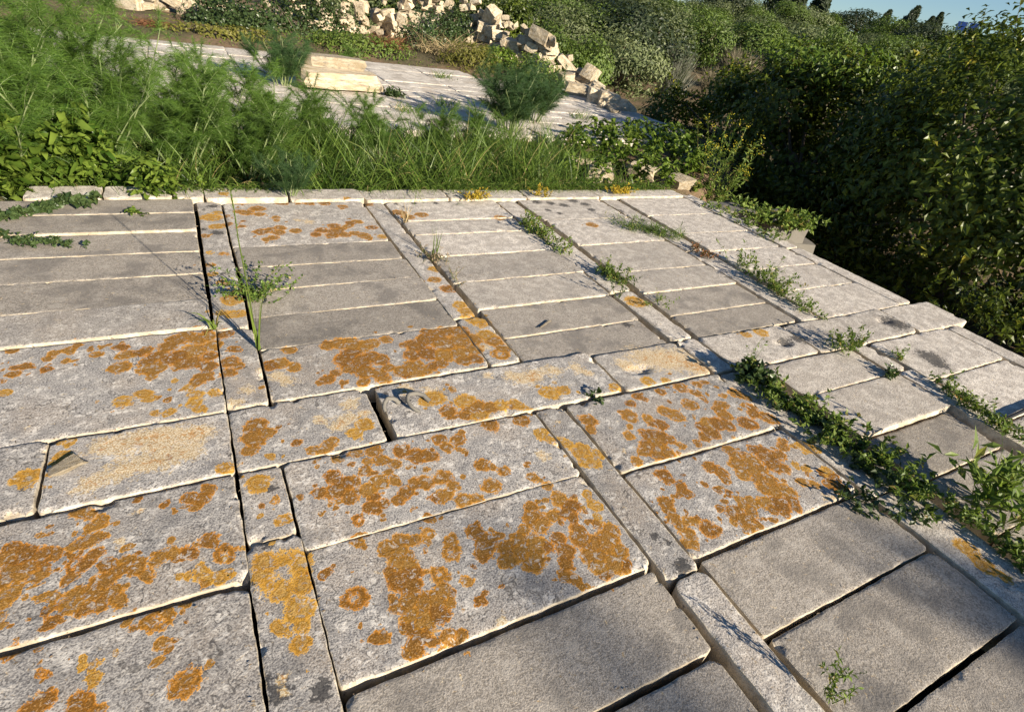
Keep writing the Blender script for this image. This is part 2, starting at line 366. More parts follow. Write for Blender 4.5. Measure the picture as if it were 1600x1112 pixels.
# ---------------------------------------------------------------- lichen maps: traced positions on the slabs
LMAP = [
 ((440, 640), 3.2, "260,340,55 330,370,60 180,420,38 270,410,60 340,440,48 350,365,50 420,310,35 460,210,45 500,255,40 560,270,40 430,265,35 375,215,35 280,250,30 345,270,22 600,205,50 680,235,60 740,230,50 785,150,42 880,150,45 895,112,24 830,190,30 905,212,18 530,320,30 570,355,32 490,365,50 430,400,50 470,430,35 450,490,50 515,470,36 620,410,50 590,450,38 670,370,40 720,365,45 810,335,48 780,345,35 855,390,38 810,430,52 915,455,48 980,445,35 760,440,28 380,555,40,o 370,655,30 735,540,32 665,495,12 165,270,12 1000,275,50 1045,280,28 1110,305,36 1045,378,52 1250,335,28 1330,375,32 1285,350,15 1300,120,45,y 1340,150,30,y 1310,230,45,f 1240,265,14 1040,75,50 1195,50,45 265,495,14 215,510,10"),
 ((380, 740), 2.4615, "615,250,35 655,255,35 560,285,42 600,300,45 610,350,60 650,380,42 600,400,55 640,430,45 570,370,30 575,480,25 590,505,30 640,490,50 690,500,55 740,480,50 770,450,40 790,490,28 650,550,45 700,560,60 750,540,45 640,590,35 690,620,40 660,670,45 740,640,25 790,620,35 835,620,30 640,690,28 755,385,42,o 800,265,38 800,300,40,o 710,230,28,o 860,410,28 915,490,28 315,385,24 430,480,55,o 505,635,32 545,625,25 1000,570,30,f 1105,125,30 1120,170,45 1140,190,45 1085,215,25 1190,160,35 1155,100,16 1215,95,40 1270,125,35 1250,150,40 1275,170,30 895,225,35 930,255,40 930,290,40 980,235,22 1010,290,45 1060,250,35 1080,300,50 1110,330,55 1020,340,40 1130,270,50 1165,280,30 1215,250,32 1240,300,40 1245,340,28 1290,215,28 1300,250,45 1340,270,50 1350,310,55 1400,260,55 1420,215,35 1440,290,40 1420,340,55 1370,350,45 1460,350,30 1390,390,30 1330,80,22,y 1355,120,28,y 1365,165,20,y 1360,195,20 1240,390,35 1280,410,30 1300,435,22 1325,437,14 435,260,26 60,40,55,y 120,100,20,o 150,175,36,yo 65,125,14 150,380,112,yo 90,340,60,y 70,390,40,y 220,340,45,y 230,420,45,y 150,450,55,y 225,520,65,y 130,590,40,y 230,580,40,y 215,655,45,y 150,780,25,f 150,830,25,f 105,60,25,d 95,265,26,d 130,840,60,d 300,830,45,d 85,800,30,d"),
 ((820, 530), 3.636, "150,305,60,y 215,290,38,y 520,285,45,y 60,200,70,f 160,180,70,f 300,170,70,f 370,200,40,f 20,400,35,y 230,590,45,y 320,640,65,y 370,690,65,y 400,650,50,y 190,470,25,f 360,460,52 380,515,35 590,430,40 570,410,20 600,450,38 600,505,22 590,545,35 600,370,32 640,325,30 675,345,22 770,300,28 885,275,45 1020,245,22 980,260,30 970,310,30 1000,335,22 935,375,42 790,410,40 860,435,48 700,455,35 770,485,40 720,480,25 700,540,45 770,560,60 830,570,38 710,610,62 760,640,70 800,640,55 680,640,35 740,590,60 885,605,32 645,695,35 1040,480,45 1000,490,35 1090,480,50 1150,490,48 1060,530,50 1020,555,40 980,590,28 1090,400,35 1130,430,48 1110,380,40 1130,370,25 1120,320,22 1200,310,45 1250,330,35 1270,480,50 1300,490,25 1290,395,35 1300,430,35 1390,450,48 1410,465,30 570,640,20,f 700,240,40,y 800,240,32,y 700,110,160,f 560,150,70,f 900,120,150,f 1000,160,80,f"),
 ((960, 650), 3.81, "290,350,55 320,375,40 400,420,45 430,460,40 390,460,30 310,520,48 330,560,48 350,620,45 395,650,35 440,700,50 420,750,40 480,765,35 450,620,45 490,600,22 565,665,60 600,670,40 640,555,30 720,560,42 715,595,40 780,620,55 810,560,50 800,670,45 850,655,35 760,530,35 820,520,50 740,500,30 680,460,25 615,435,22 545,410,26 580,310,48 630,330,48 665,375,36 560,295,30 690,200,40 720,230,40 760,290,70 820,260,55 830,310,60 760,340,45 820,190,35 880,200,45 920,240,70 960,290,60 980,230,45 1010,310,40 870,310,45 870,370,60 930,380,50 900,420,60 960,440,55 1030,450,60 910,520,60 980,520,65 1060,500,48 1090,540,35 1010,570,35 930,550,40 1000,140,30 1010,180,40 1140,180,50,y 1200,195,30,y 1140,320,25,y 1080,290,25,y 1120,390,40 1190,400,35 1250,340,40 1310,370,45 1290,405,45 1350,430,55 1380,440,35 1250,470,40,f 1310,490,30,f"),
 ((0, 500), 3.636, "70,170,38 445,135,35 265,215,36 310,185,35 390,172,45 365,230,35 250,280,38 45,235,16 70,265,30 130,260,40 175,258,25 75,305,45 5,350,18 5,280,14 25,412,48,y 550,190,38 580,150,20 680,270,68 710,195,55 690,150,45 790,185,50 870,205,50 840,230,50 910,200,60 820,165,40 950,150,60 1000,110,60 1060,80,55 1120,100,70 1180,90,60 1210,140,60 1100,170,80 1020,200,70 960,220,60 1200,200,55 1180,260,60 1090,240,70 1030,250,60 1150,320,55 1120,350,45 1180,300,40 860,270,80 920,260,40 800,285,30 860,320,38 1180,60,30 820,420,55,y 850,440,45,y 700,455,55,y 680,495,16 955,450,32 995,340,26,y 1070,385,45,y 1110,420,40,y 1100,470,55,y 1140,500,40,y 1215,410,45,y 880,525,35,y 960,520,35,y 765,550,14 1280,80,50 1330,170,40 1310,240,55 1300,300,50 1360,260,40 1400,400,70,f 1340,470,60,f 1480,280,35,f 1490,380,20 600,720,140,f 800,680,160,f 1000,660,160,f 1150,640,110,f 700,850,150,f 900,800,140,f 500,930,110,f 1080,760,100,f 360,770,60,y 400,690,40,y 1290,840,55,y 310,820,30,y 150,890,80,y 200,870,50,y 110,900,60,y 150,940,40,y 130,960,20,d 1385,237,14,d 1400,270,14,d 1315,757,14,d"),
 ((350, 490), 3.2, "160,560,60 150,620,70 130,680,45 210,600,50 240,710,28,y 520,660,50 450,680,40 540,640,30 360,650,30 660,600,50,y 700,560,45,y 640,520,80,f 560,560,70,f 480,530,50,f 630,450,60,f 720,500,40,f 520,160,45 570,150,55 640,150,60 700,160,55 740,150,40 640,200,60 600,230,60 680,240,70 740,220,55 780,230,50 640,270,55 700,290,60 770,300,50 820,270,35 810,130,35 320,185,40 280,250,50 350,270,40 240,260,50 270,310,60,f 320,340,60,f 520,330,40 560,300,30 600,345,25 480,345,22 700,345,35 800,335,45 900,290,55 950,260,50 1000,280,45 960,300,55 920,320,30 1040,265,35 960,160,60 1010,130,60 1060,110,55 1120,90,50 1180,90,50 1100,150,70 1180,140,60 1240,130,50 1250,180,50 1180,200,60 1100,210,60 1020,200,60 940,210,45 1260,230,40 900,160,25 1010,85,30 1080,250,40 1200,235,45 1310,110,50,y 1350,140,50 1390,170,45 1380,205,50,o 1300,170,40,f 1220,20,40,y 1280,50,40,y 1050,420,60,y 1000,440,40,y 1020,390,50,f 1120,490,50 1155,522,16 1210,440,60,y 1250,470,70 1270,500,60,y 1320,470,50 1380,460,45,y 1460,455,45,y 1140,380,25 1320,310,35,f 1450,320,70,f 1540,330,60,f 1595,390,20,y 1200,510,35 900,380,60,f 805,398,16,d 900,430,30,d"),
 ((0, 740), 2.989, "380,180,50 420,190,35 450,235,45 480,210,30 185,280,20 640,120,26 770,145,30 890,110,40 930,120,50 980,75,40 910,150,35 660,180,25,f 380,320,45 430,310,50 350,340,40 480,300,30 560,320,40,f 590,345,30 110,370,70 60,350,40 190,390,70 250,380,45 150,420,60 20,400,50 60,440,55 30,500,55 180,480,50 100,480,50 50,560,60 80,540,40 20,600,40 350,420,55,o 400,420,45 440,380,35 500,420,40 330,480,40 480,500,70 430,550,70 530,560,55 550,600,45 370,560,60 340,610,60 250,570,50 200,580,40 260,640,55,o 240,690,45 210,715,25 400,620,50 460,610,45 560,440,50 640,440,50 690,475,40 590,410,40 760,380,45 740,410,40 800,370,40 795,310,30 870,375,45 900,385,30 970,310,45 1000,330,25 1050,370,50,o 940,450,40,y 960,490,50,y 1020,480,50,y 1060,460,35,y 950,510,35 1130,350,22,y 10,660,30 5,700,25 40,830,45,o 205,925,36,o 440,890,30,y 430,955,40,y 225,1000,12 870,965,80,o 870,965,40 735,680,72,o 690,690,40 780,650,40 755,785,34 600,675,35 865,600,25 165,1080,70 370,1070,75 420,1050,40 450,1100,50"),
 ((300, 290), 4.634, "140,235,80,y 190,200,40,y 180,300,60,y 100,370,40 130,490,40,yo 235,500,40,o 130,580,40 145,645,40,y 230,710,55,y 300,840,80,y 250,820,50,y 330,780,50,y 300,935,60,y 350,930,60,y 210,925,40,y 185,345,55,d 90,320,30,d 150,155,40,d 215,645,30,d 310,780,40,d 80,180,25,d 395,130,50 335,145,25 630,135,50 680,148,30 770,145,20 850,142,40 960,143,45 1090,165,40 480,178,60 340,200,40 390,205,60 490,218,45 610,240,35 620,260,30 370,265,25 265,285,40 365,303,30 255,230,25 500,340,60 560,325,45 640,310,45 630,345,50 590,380,45 540,395,40 750,332,45 770,260,45,f 850,270,50,f 920,330,30 900,360,45 950,330,50 1030,300,50 1040,340,60 1010,370,50 1100,360,50 1080,320,40 1180,350,40 1240,365,55 1280,385,25 1130,300,40 1200,270,40 1300,310,45 1380,375,40,y 1150,280,40 1280,140,40 1120,115,25,y 230,90,40,y"),
 ((500, 290), 2.78, "340,120,35 380,140,30 440,130,30 780,145,25 1180,175,25 500,365,30,y 500,410,30 560,450,35 610,520,35,y 640,550,40,y 690,590,50,y 1370,505,45,y 290,75,14,d 330,82,14,d 360,95,12,d 410,80,14,d 450,72,14,d 500,80,16,d 560,72,14,d 940,75,22,d 1000,80,20,d 1060,90,22,d 1100,70,22,d 1150,85,20,d 1180,110,18,d 990,110,14,d 1040,125,14,d 1300,110,18,d 1400,150,14,d 1340,600,20,d"),
 ((1000, 290), 2.667, "500,610,30,y 440,620,20,y 1345,880,25,y 610,650,30,d 1060,575,45,d 1210,715,45,d 1240,740,40,d 660,640,30,d"),
 ((1000, 640), 2.357, "1200,505,40,y 1270,570,38,y 1340,610,22,y 640,110,0,y 690,235,30,y 155,580,40,d 60,470,18,d 100,490,14,d"),
]
BL = []
for (ox, oy), sc, txt in LMAP:
    for q in txt.split():
        a = q.split(','); code = a[3] if len(a) > 3 else ''
        px = ox + float(a[0]) / sc; py = oy + float(a[1]) / sc; r = float(a[2]) / sc
        if r <= 0: continue
        p = G(px, py); rr = .5 * (np.linalg.norm(G(px + r, py) - p) + np.linalg.norm(G(px - r, py) - p))
        BL.append((p[0], p[1], rr, code))
for b in list(BL):                       # small rosettes budding off round the traced ones
    if 'd' in b[3] or 'f' in b[3]: continue
    for _ in range(int(rng.integers(0, 3))):
        a_ = rng.uniform(0, 6.28); dd_ = b[2] * rng.uniform(1.15, 2.6) + .006
        BL.append((b[0] + math.cos(a_) * dd_, b[1] + math.sin(a_) * dd_, rng.uniform(.004, .014), 'y' if ('y' in b[3]) else ''))
BX = np.array([[b[0], b[1], b[2]] for b in BL]); BC = [b[3] for b in BL]
DENT = [(G(1000, 578), .10, .030), (G(1225, 536), .09, .034), (G(1382, 502), .09, .034)]

def fields(x, y):
    """lichen fields at world points"""
    L = np.full(len(x), -.6); L2 = np.full(len(x), -.6); H = np.zeros(len(x)); F = np.zeros(len(x)); D = np.zeros(len(x))
    wx = x + .016 * fbm(x * 24, y * 24, 31) + .006 * fbm(x * 80, y * 80, 33); wy = y + .016 * fbm(x * 24, y * 24, 57) + .006 * fbm(x * 80, y * 80, 59)
    sel = np.where((BX[:, 0] > x.min() - .2) & (BX[:, 0] < x.max() + .2) & (BX[:, 1] > y.min() - .2) & (BX[:, 1] < y.max() + .2))[0]
    for i in sel:
        bx, by, r = BX[i]; q = np.hypot(wx - bx, wy - by) / (r * 1.08); c = BC[i]
        if 'd' in c: D = np.maximum(D, 1 - .6 * q); continue
        if 'f' in c: F = F + .95 * np.clip(1.1 - q, 0, 1); continue
        v = 1 - q
        if 'o' in c: v = np.where(q < .55, np.minimum(v, (q - .2) * .8), v)
        up = v > L; L2 = np.where(up, L, np.maximum(L2, v)); H = np.where(up, (.75 + .25 * ((i * 37) % 11) / 10) if 'y' in c else .38 * ((i * 53) % 13) / 12, H); L = np.maximum(L, v)
    return L, H, np.clip(F, 0, 1.2), np.clip(D, 0, 1), np.minimum(L, .19 + .9 * (L - L2))

def slab_mesh(name, x0, x1, y0, y1, kind, res, th, seed, wob=.004, rc=.016, lich=True, tilt=(0, 0), sink=.0032):
    w, d = x1 - x0, y1 - y0; cx, cy = (x0 + x1) / 2, (y0 + y1) / 2
    def ax(n):
        k = max(3, int(n / res)); a = np.linspace(0, n, k + 1)[1:-1]; ins = [0, .003, .008]
        a = a[(a > .011) & (a < n - .011)]
        return np.concatenate([ins, a, [n - i for i in ins[::-1]]])
    u = ax(w); v = ax(d); nx, ny = len(u), len(v); A, B = np.meshgrid(u, v)
    ea = np.minimum(A, w - A); eb = np.minimum(B, d - B); e = np.minimum(ea, eb)
    X, Y = A.copy(), B.copy(); rcs = rc * (.6 + .8 * rng.random(4))
    for k, (sx, sy) in enumerate(((0, 0), (1, 0), (0, 1), (1, 1))):
        r = min(rcs[k], w / 3, d / 3); a = A if sx == 0 else w - A; b = B if sy == 0 else d - B
        m = (a < r) & (b < r); vx = r - a; vy = r - b; dd = np.hypot(vx, vy); mm = np.maximum(vx, vy); f = np.where(dd > 0, mm / np.maximum(dd, 1e-9), 1)
        na = r - vx * f; nb = r - vy * f
        X = np.where(m, na if sx == 0 else w - na, X); Y = np.where(m, nb if sy == 0 else d - nb, Y)
    def wv(t, s): return wob * (1.2 * fbm(t * 3.3, t * 0 + s, seed + 5) + .9 * fbm(t * 22, t * 0 + s, seed + 8))
    wx, wy = A / w, B / d
    X = X + np.clip(1 - wx * 3, 0, 1) * wv(y0 + B, 1.3) + np.clip(wx * 3 - 2, 0, 1) * wv(y0 + B, 2.7)
    Y = Y + np.clip(1 - wy * 3, 0, 1) * wv(x0 + A, 3.1) + np.clip(wy * 3 - 2, 0, 1) * wv(x0 + A, 4.9)
    X = X + x0; Y = Y + y0
    rough = {'l': 1.0, 'p': .35, 'w': 1.2, 'r': 1.3}[kind]
    Z = .0016 * rough * fbm(X * 9, Y * 9, seed) + .0011 * rough * fbm(X * 45, Y * 45, seed + 2)
    chip = np.clip(fbm(X * 14, Y * 14, seed + 11, 3) * 1.4, 0, 1)
    ed = np.clip(1 - e / .011, 0, 1); Z = Z - ed ** 2 * (sink * .55 + sink * 1.2 * chip) - np.clip(1 - e / .03, 0, 1) ** 2 * chip * sink * .8
    for p, r, dp in DENT:
        q = np.hypot((X - p[0]) * 1.0, (Y - p[1]) * 2.0) / r; Z = Z - dp * np.clip(1 - q, 0, 1) * (.7 + .6 * fbm(X * 40, Y * 40, 77))
    Z = Z + tilt[0] * (X - cx) + tilt[1] * (Y - cy)
    ew = .005 if kind == 'p' else .009
    E = np.clip(1 - e / (ew + ew * chip), 0, 1)
    for _ in range(int(3 + 5 * rng.random()) if res < .03 else 0):
        q0, r0 = rng.random(), rng.uniform(.010, .034) * (.6 if kind == 'p' else 1); sx, sy = [(0, q0), (1, q0), (q0, 0), (q0, 1), (0, 0), (1, 0), (1, 1), (0, 1)][int(rng.integers(8))]
        q = np.hypot(X - x0 - sx * w, (Y - y0 - sy * d)) / r0 + .5 * fbm(X * 60, Y * 60, seed + 3); cc = np.clip(1 - q, 0, 1)
        Z = Z - .012 * np.minimum(1, cc * 2.2); E = np.maximum(E, np.minimum(1, cc * 2.5))
    mb = MB(); vt = np.stack([X - cx, Y - cy, Z], -1).reshape(-1, 3)
    i = (np.arange(ny - 1)[:, None] * nx + np.arange(nx - 1)[None, :]).reshape(-1, 1); top = i + np.array([[0, 1, nx + 1, nx]])
    ring = np.concatenate([np.arange(nx), np.arange(1, ny) * nx + nx - 1, (ny - 1) * nx + np.arange(nx - 2, -1, -1), np.arange(ny - 2, 0, -1) * nx])
    R = vt[ring]; k = len(ring); cen = np.array([0, 0, 0.])
    out = unit(np.stack([R[:, 0] / w, R[:, 1] / d, 0 * R[:, 0]], 1)); layers = [vt, R]; fs = [top]; n0 = len(vt); prev = n0 + np.arange(k); n0 += k
    for q, zz in enumerate((.3, 1.0)):
        nn = .006 * fbm(R[:, 0] * 25 + q * 3, R[:, 1] * 25, seed + q + 20)
        L2 = R + out * (nn - .004 * q)[:, None]; L2[:, 2] = R[:, 2] * (1 - zz) - th * zz
        layers.append(L2); cur = n0 + np.arange(k)
        fs.append(np.stack([np.roll(prev, -1), prev, cur, np.roll(cur, -1)], 1)); prev = cur; n0 += k
    V = np.concatenate(layers); mb.add(V, fs)
    n_side = 3 * k
    xw, yw = X.ravel(), Y.ravel()
    if lich:
        L, H, F, D, Q = fields(xw, yw)
    else: L, H, F, D = np.full(len(xw), -.6), np.zeros(len(xw)), np.zeros(len(xw)), np.zeros(len(xw)); Q = L
    pad = lambda a, val: np.concatenate([a, np.full(n_side, val)])
    Kv = 1.0 if kind == 'p' else 0.0; Pv = {'w': .85, 'r': .35}.get(kind, 0.0)
    at = dict(Q=pad(Q, -.6), L=pad(L, -.6), H=pad(H, 0), F=pad(F, 0), D=pad(D, 0), E=pad(E.ravel(), 1.0), K=np.full(len(V), Kv), P=np.full(len(V), Pv))
    return mb.mesh(name, LIME, True, at), (cx, cy)

# ---------------------------------------------------------------- the near pavement
pv = grid_mesh('pavement', np.linspace(-2.5, 4.86, 12), np.linspace(-1.6, 4.74, 12), lambda x, y: -.30 + 0 * x, DARK_UNDERLAY)
pv['kind'] = 'structure'
g = .006
SL = [  # name, x0, x1, y0, y1, top z, kind
 ('slab', -1.13, -.045, 4.32, 4.58, .040, 'p'), ('slab', -1.13, -.045, 4.01, 4.31, .036, 'p'), ('slab', -1.13, -.045, 3.69, 4.00, .030, 'p'),
 ('slab', -1.13, -.042, 3.38, 3.68, .024, 'p'), ('slab', -1.13, -.04, 3.055, 3.37, .015, 'p'), ('slab', -1.13, -.036, 2.765, 3.050, .014, 'pm'),
 ('slab', -1.13, -.022, 2.065, 2.745, -.010, 'l'), ('slab', -1.13, -.612, 1.705, 2.055, 0, 'l'), ('slab', -.598, -.025, 1.690, 2.050, .004, 'l'),
 ('slab', -1.13, -.028, 1.222, 1.672, .004, 'l'), ('slab', -1.13, -.034, .76, 1.200, -.008, 'l'), ('slab', -1.13, -.04, .30, .745, -.01, 'l'), ('slab', -1.13, -.04, -.2, .288, -.01, 'p'),
 ('beam', -.020, .132, 2.715, 4.56, .016, 'r'), ('beam', -.016, .142, 2.072, 2.705, .006, 'l'), ('beam', -.018, .131, 1.345, 1.672, .004, 'l'), ('beam', -.026, .143, .10, 1.336, .002, 'l'),
 ('slab', -.015, .545, 1.688, 2.055, .002, 'l'),
 ('slab', .148, 1.165, 3.72, 4.50, .030, 'r'), ('slab', .152, 1.165, 3.415, 3.712, .010, 'p'), ('slab', .152, 1.18, 3.115, 3.408, .005, 'p'),
 ('slab', .154, 1.185, 2.812, 3.108, -.001, 'p'), ('slab', .154, 1.195, 2.497, 2.804, -.008, 'p'), ('slab', .155, 1.195, 2.075, 2.487, .006, 'l'),
 ('beam', 1.190, 1.335, 2.56, 4.50, .012, 'r'), ('beam', 1.206, 1.372, 2.07, 2.548, .012, 'l'),
 ('slab', 1.36, 2.37, 4.07, 4.50, .030, 'w'), ('slab', 1.37, 2.36, 3.79, 4.06, .024, 'w'), ('slab', 1.37, 2.38, 3.40, 3.78, .018, 'w'), ('slab', 1.375, 2.40, 3.0, 3.39, .012, 'pw'),
 ('slab', 1.385, 2.375, 2.645, 2.985, .010, 'pw'), ('slab', 1.40, 2.375, 2.315, 2.635, -.022, 'p'), ('slab', 1.40, 2.36, 2.02, 2.306, -.030, 'p'),
 ('beam', 2.40, 2.585, 2.67, 4.50, .006, 'w'), ('beam', 2.405, 2.575, 2.03, 2.658, .0, 'w'),
 ('slab', 2.63, 3.55, 3.99, 4.50, .030, 'w'), ('slab', 2.64, 3.56, 3.44, 3.98, .028, 'w'), ('slab', 2.64, 3.56, 2.935, 3.43, .014, 'pw'), ('slab', 2.65, 3.575, 2.61, 2.925, .010, 'pw'), ('slab', 2.63, 3.56, 2.30, 2.60, -.014, 'p'), ('slab', 2.63, 3.56, 2.02, 2.29, -.020, 'p'),
 ('beam', 2.425, 2.575, 1.672, 2.018, .0, 'w'), ('beam', 3.60, 3.79, 2.0, 3.2, .0, 'w'), ('beam', 3.60, 3.79, 3.21, 4.50, .0, 'w'),
 ('slab', 3.83, 4.74, 4.02, 4.50, .028, 'w'), ('slab', 3.84, 4.74, 3.56, 4.01, .022, 'w'), ('slab', 3.84, 4.75, 3.16, 3.55, .020, 'w'), ('slab', 3.84, 4.76, 2.775, 3.15, .018, 'w'), ('slab', 3.85, 4.77, 2.40, 2.765, .014, 'w'), ('slab', 3.81, 4.80, 1.99, 2.39, .006, 'w'),
 ('kerb_stone', 4.765, 4.93, 3.10, 4.60, .016, 'w'), ('kerb_stone', 4.785, 4.95, 2.0, 3.09, .012, 'w'),
 ('slab', .592, 1.775, 1.690, 2.050, .010, 'l'), ('slab', 1.795, 2.40, 1.680, 2.005, .008, 'r'), ('slab', 2.59, 3.34, 1.665, 2.0, .006, 'w'), ('slab', 3.36, 4.455, 1.655, 1.985, .010, 'w'), ('slab', 4.47, 5.13, 1.64, 1.975, .016, 'w'),
 ('slab', .142, 1.232, 1.258, 1.676, .004, 'l'), ('slab', .150, 1.230, .790, 1.253, .0, 'l'), ('slab', .155, 1.215, .470, .764, -.006, 'p'), ('slab', .155, 1.205, .12, .446, -.012, 'p'), ('slab', .155, 1.2, -.3, .11, -.04, 'p'),
 ('beam', 1.244, 1.388, .712, 1.668, .004, 'l'), ('beam', 1.246, 1.394, -.4, .700, .008, 'r'),
 ('slab', 1.404, 2.41, 1.205, 1.660, .010, 'l'), ('slab', 1.404, 2.40, .752, 1.188, -.006, 'l'), ('slab', 1.412, 2.39, .432, .734, -.014, 'p'), ('slab', 1.428, 2.39, .105, .418, -.018, 'p'), ('slab', 1.445, 2.385, -.22, .088, -.024, 'p'), ('slab', 1.445, 2.385, -.6, -.235, -.054, 'p'),
 ('beam', 2.42, 2.70, .70, 1.655, -.006, 'w'), ('beam', 2.42, 2.68, -.6, .69, -.004, 'w'),
 ('slab', 2.78, 3.60, 1.345, 1.640, .002, 'pw'), ('slab', 2.79, 3.66, 1.000, 1.335, .0, 'pw'), ('slab', 2.82, 3.60, .69, .985, -.045, 'p'), ('slab', 2.82, 3.60, .36, .675, -.050, 'p'), ('slab', 2.82, 3.60, 0, .35, -.050, 'p'),
 ('beam', 3.63, 3.79, 1.35, 1.640, .0, 'w'), ('beam', 3.68, 3.83, .1, 1.34, -.012, 'w'),
 ('slab', 3.83, 4.77, 1.215, 1.635, .008, 'w'), ('slab', 3.86, 4.76, .80, 1.200, .002, 'w'), ('slab', 3.86, 4.76, .4, .79, .0, 'w'),
 ('kerb_stone', 4.785, 4.95, .3, 1.63, .006, 'w'),
 ('kerb_stone', -1.02, -.60, 4.60, 4.86, .055, 'w'), ('kerb_stone', -.585, -.17, 4.60, 4.85, .055, 'w'), ('kerb_stone', -.16, .03, 4.60, 4.84, .055, 'w'), ('kerb_stone', .04, .62, 4.575, 4.80, .055, 'w'), ('kerb_stone', .63, 1.20, 4.525, 4.78, .05, 'w'),
 ('kerb_stone', 1.21, 1.95, 4.52, 4.76, .042, 'w'), ('kerb_stone', 1.96, 2.75, 4.52, 4.76, .036, 'w'), ('kerb_stone', 2.76, 3.6, 4.52, 4.75, .036, 'w'), ('kerb_stone', 3.61, 4.75, 4.52, 4.74, .036, 'w'),
 ('beam', -1.34, -1.16, 2.0, 4.57, .01, 'w'), ('slab', -2.3, -1.36, 4.1, 4.57, .02, 'p'), ('slab', -2.3, -1.36, 3.65, 4.09, .02, 'p'), ('slab', -2.3, -1.36, 3.2, 3.64, .02, 'p'), ('slab', -2.3, -1.36, 2.75, 3.19, .01, 'w'), ('slab', -2.3, -1.36, 2.06, 2.74, .0, 'l'), ('beam', -1.34, -1.15, -.2, 1.99, .0, 'w'), ('slab', -2.3, -1.36, 1.6, 2.05, .0, 'l'), ('slab', -2.3, -1.36, 1.1, 1.59, .0, 'l'), ('slab', -2.3, -1.36, .6, 1.09, .0, 'p'), ('slab', -2.3, -1.36, .1, .59, .0, 'p'),
]
for i, (nm, x0, x1, y0, y1, z, kd) in enumerate(SL):
    dist = math.hypot((x0 + x1) / 2, (y0 + y1) / 2)
    res = (.0065 if kd[0] != 'p' else .012) if dist < 2.3 else (.011 if dist < 3.4 else .018)
    k0 = kd[0]; beam = nm == 'beam'
    if nm == 'slab' and y0 > 2.25: y0 -= .0035; y1 += .0035
    tl = (rng.normal(0, .004), rng.normal(0, .006)) if not beam else (0, 0)
    me, (cx, cy) = slab_mesh(nm, x0, x1, y0, y1, k0, res, .24 if beam else .11, 100 + i * 7, wob=.0045 if k0 != 'p' else .003, rc=.03 if k0 in 'wr' else .014, tilt=tl)
    if len(kd) > 1:   # smooth slab that has started to weather
        a = me.attributes['P'] if kd[1] == 'w' else me.attributes['K']
        a.data.foreach_set('value', np.full(len(me.vertices), .5 if kd[1] == 'w' else .45, np.float32))
    o = link(nm, me, pv, (cx, cy, z * .6 if nm == 'kerb_stone' or abs(z) > .03 else z * .3))
    px_l = [b for b in range(len(BL)) if x0 < BX[b, 0] < x1 and y0 < BX[b, 1] < y1 and 'd' not in BC[b]]
    if len(px_l) > 30: o['label'] = 'grey limestone slab with broad crusts of orange lichen'

# ---------------------------------------------------------------- the far terrace
def make_bleached():
    m, t = nodes('bleached_limestone'); N = NT(t); v, rnd = N.coords()
    a = N.noise(v, 3.5, 4, .6, .6); b = N.noise(v, 22, 3, .65)
    c = N.mix(N.step(a, .36, .64), (.44, .395, .335), (.66, .61, .535)); c = N.mix(N.math('MULTIPLY', N.step(b, .50, .62), .6), c, (.29, .26, .22))
    c = N.mix(N.math('MULTIPLY', N.step(N.noise(v, 1.6, 3), .54, .66), .5), c, (.44, .36, .28))
    N.out(N.bsdf(c, .9, N.bump(b, .5, .02), .15)); return m
BLEACH = make_bleached()
tr = grid_mesh('terrace', np.linspace(-4.2, 7.4, 10), np.linspace(7.3, 12.9, 10), lambda x, y: -.16 + 0 * x, DARK_UNDERLAY); tr['kind'] = 'structure'
protos = []
for k in range(6):
    protos.append(slab_mesh('slab', 0, 1.19, 0, .452, 'w', .06, .14, 900 + k * 31, wob=.010, rc=.03, lich=False, sink=.006)[0]); protos[-1].materials[0] = BLEACH
for ix in range(10):
    for iy in range(13):
        x = -3.4 + ix * 1.2; y = 7.35 + iy * .46
        if x > 7.5 or (x > 6.9 and y < 8.2) or (x > 6.4 and y > 11.6) or (x > 5.4 and y > 12.2): continue
        o = link('slab', protos[rng.integers(6)], tr, (x, y, .0 + rng.normal(0, .004)), rng.integers(2) * math.pi + rng.normal(0, .004))
        o.rotation_euler[0] = rng.normal(0, .006); o.rotation_euler[1] = rng.normal(0, .004)

# ================================================================ OBJECTS
def ray(px, py):
    v = ROT @ np.array([px - 800.0, -(py - 556.0), -FOC]); n = math.hypot(v[0], v[1])
    return v / n, 1.0 / n
def block_mesh(seed, jit=.16):
    """an irregular squared stone, unit size, chipped"""
    r = np.random.default_rng(seed); k = 3; t = np.linspace(-.5, .5, k + 1); mb = MB(); vs = []; idx = {}; fs = []
    def vid(p):
        q = tuple(np.round(p, 4))
        if q not in idx: idx[q] = len(vs); vs.append(p)
        return idx[q]
    for axi in range(3):
        for sg in (-.5, .5):
            for i in range(k):
                for j in range(k):
                    c = []
                    for (a, b) in ((0, 0), (1, 0), (1, 1), (0, 1)):
                        p = np.zeros(3); p[axi] = sg; p[(axi + 1) % 3] = t[i + a]; p[(axi + 2) % 3] = t[j + b]; c.append(vid(p))
                    fs.append(c if sg > 0 else c[::-1])
    v = np.array(vs); cn = r.normal(0, jit * .45, (2, 2, 2, 3))
    out = []
    for p in v:
        wv = 0
        for a in (0, 1):
            for b in (0, 1):
                for c in (0, 1):
                    wt = (p[0] + .5 if a else .5 - p[0]) * (p[1] + .5 if b else .5 - p[1]) * (p[2] + .5 if c else .5 - p[2]); wv = wv + wt * cn[a, b, c]
        ext = (np.abs(p) > .49).sum(); q = p * (1 - .035 * max(0, ext - 1) * r.random() * 1.8)
        out.append(q + wv + r.normal(0, .014, 3))
    mb.add(np.array(out), np.array(fs)); return mb.mesh('stone', BLOCK)
STONES = [block_mesh(40 + k) for k in range(9)] + [block_mesh(80 + k, .34) for k in range(6)]

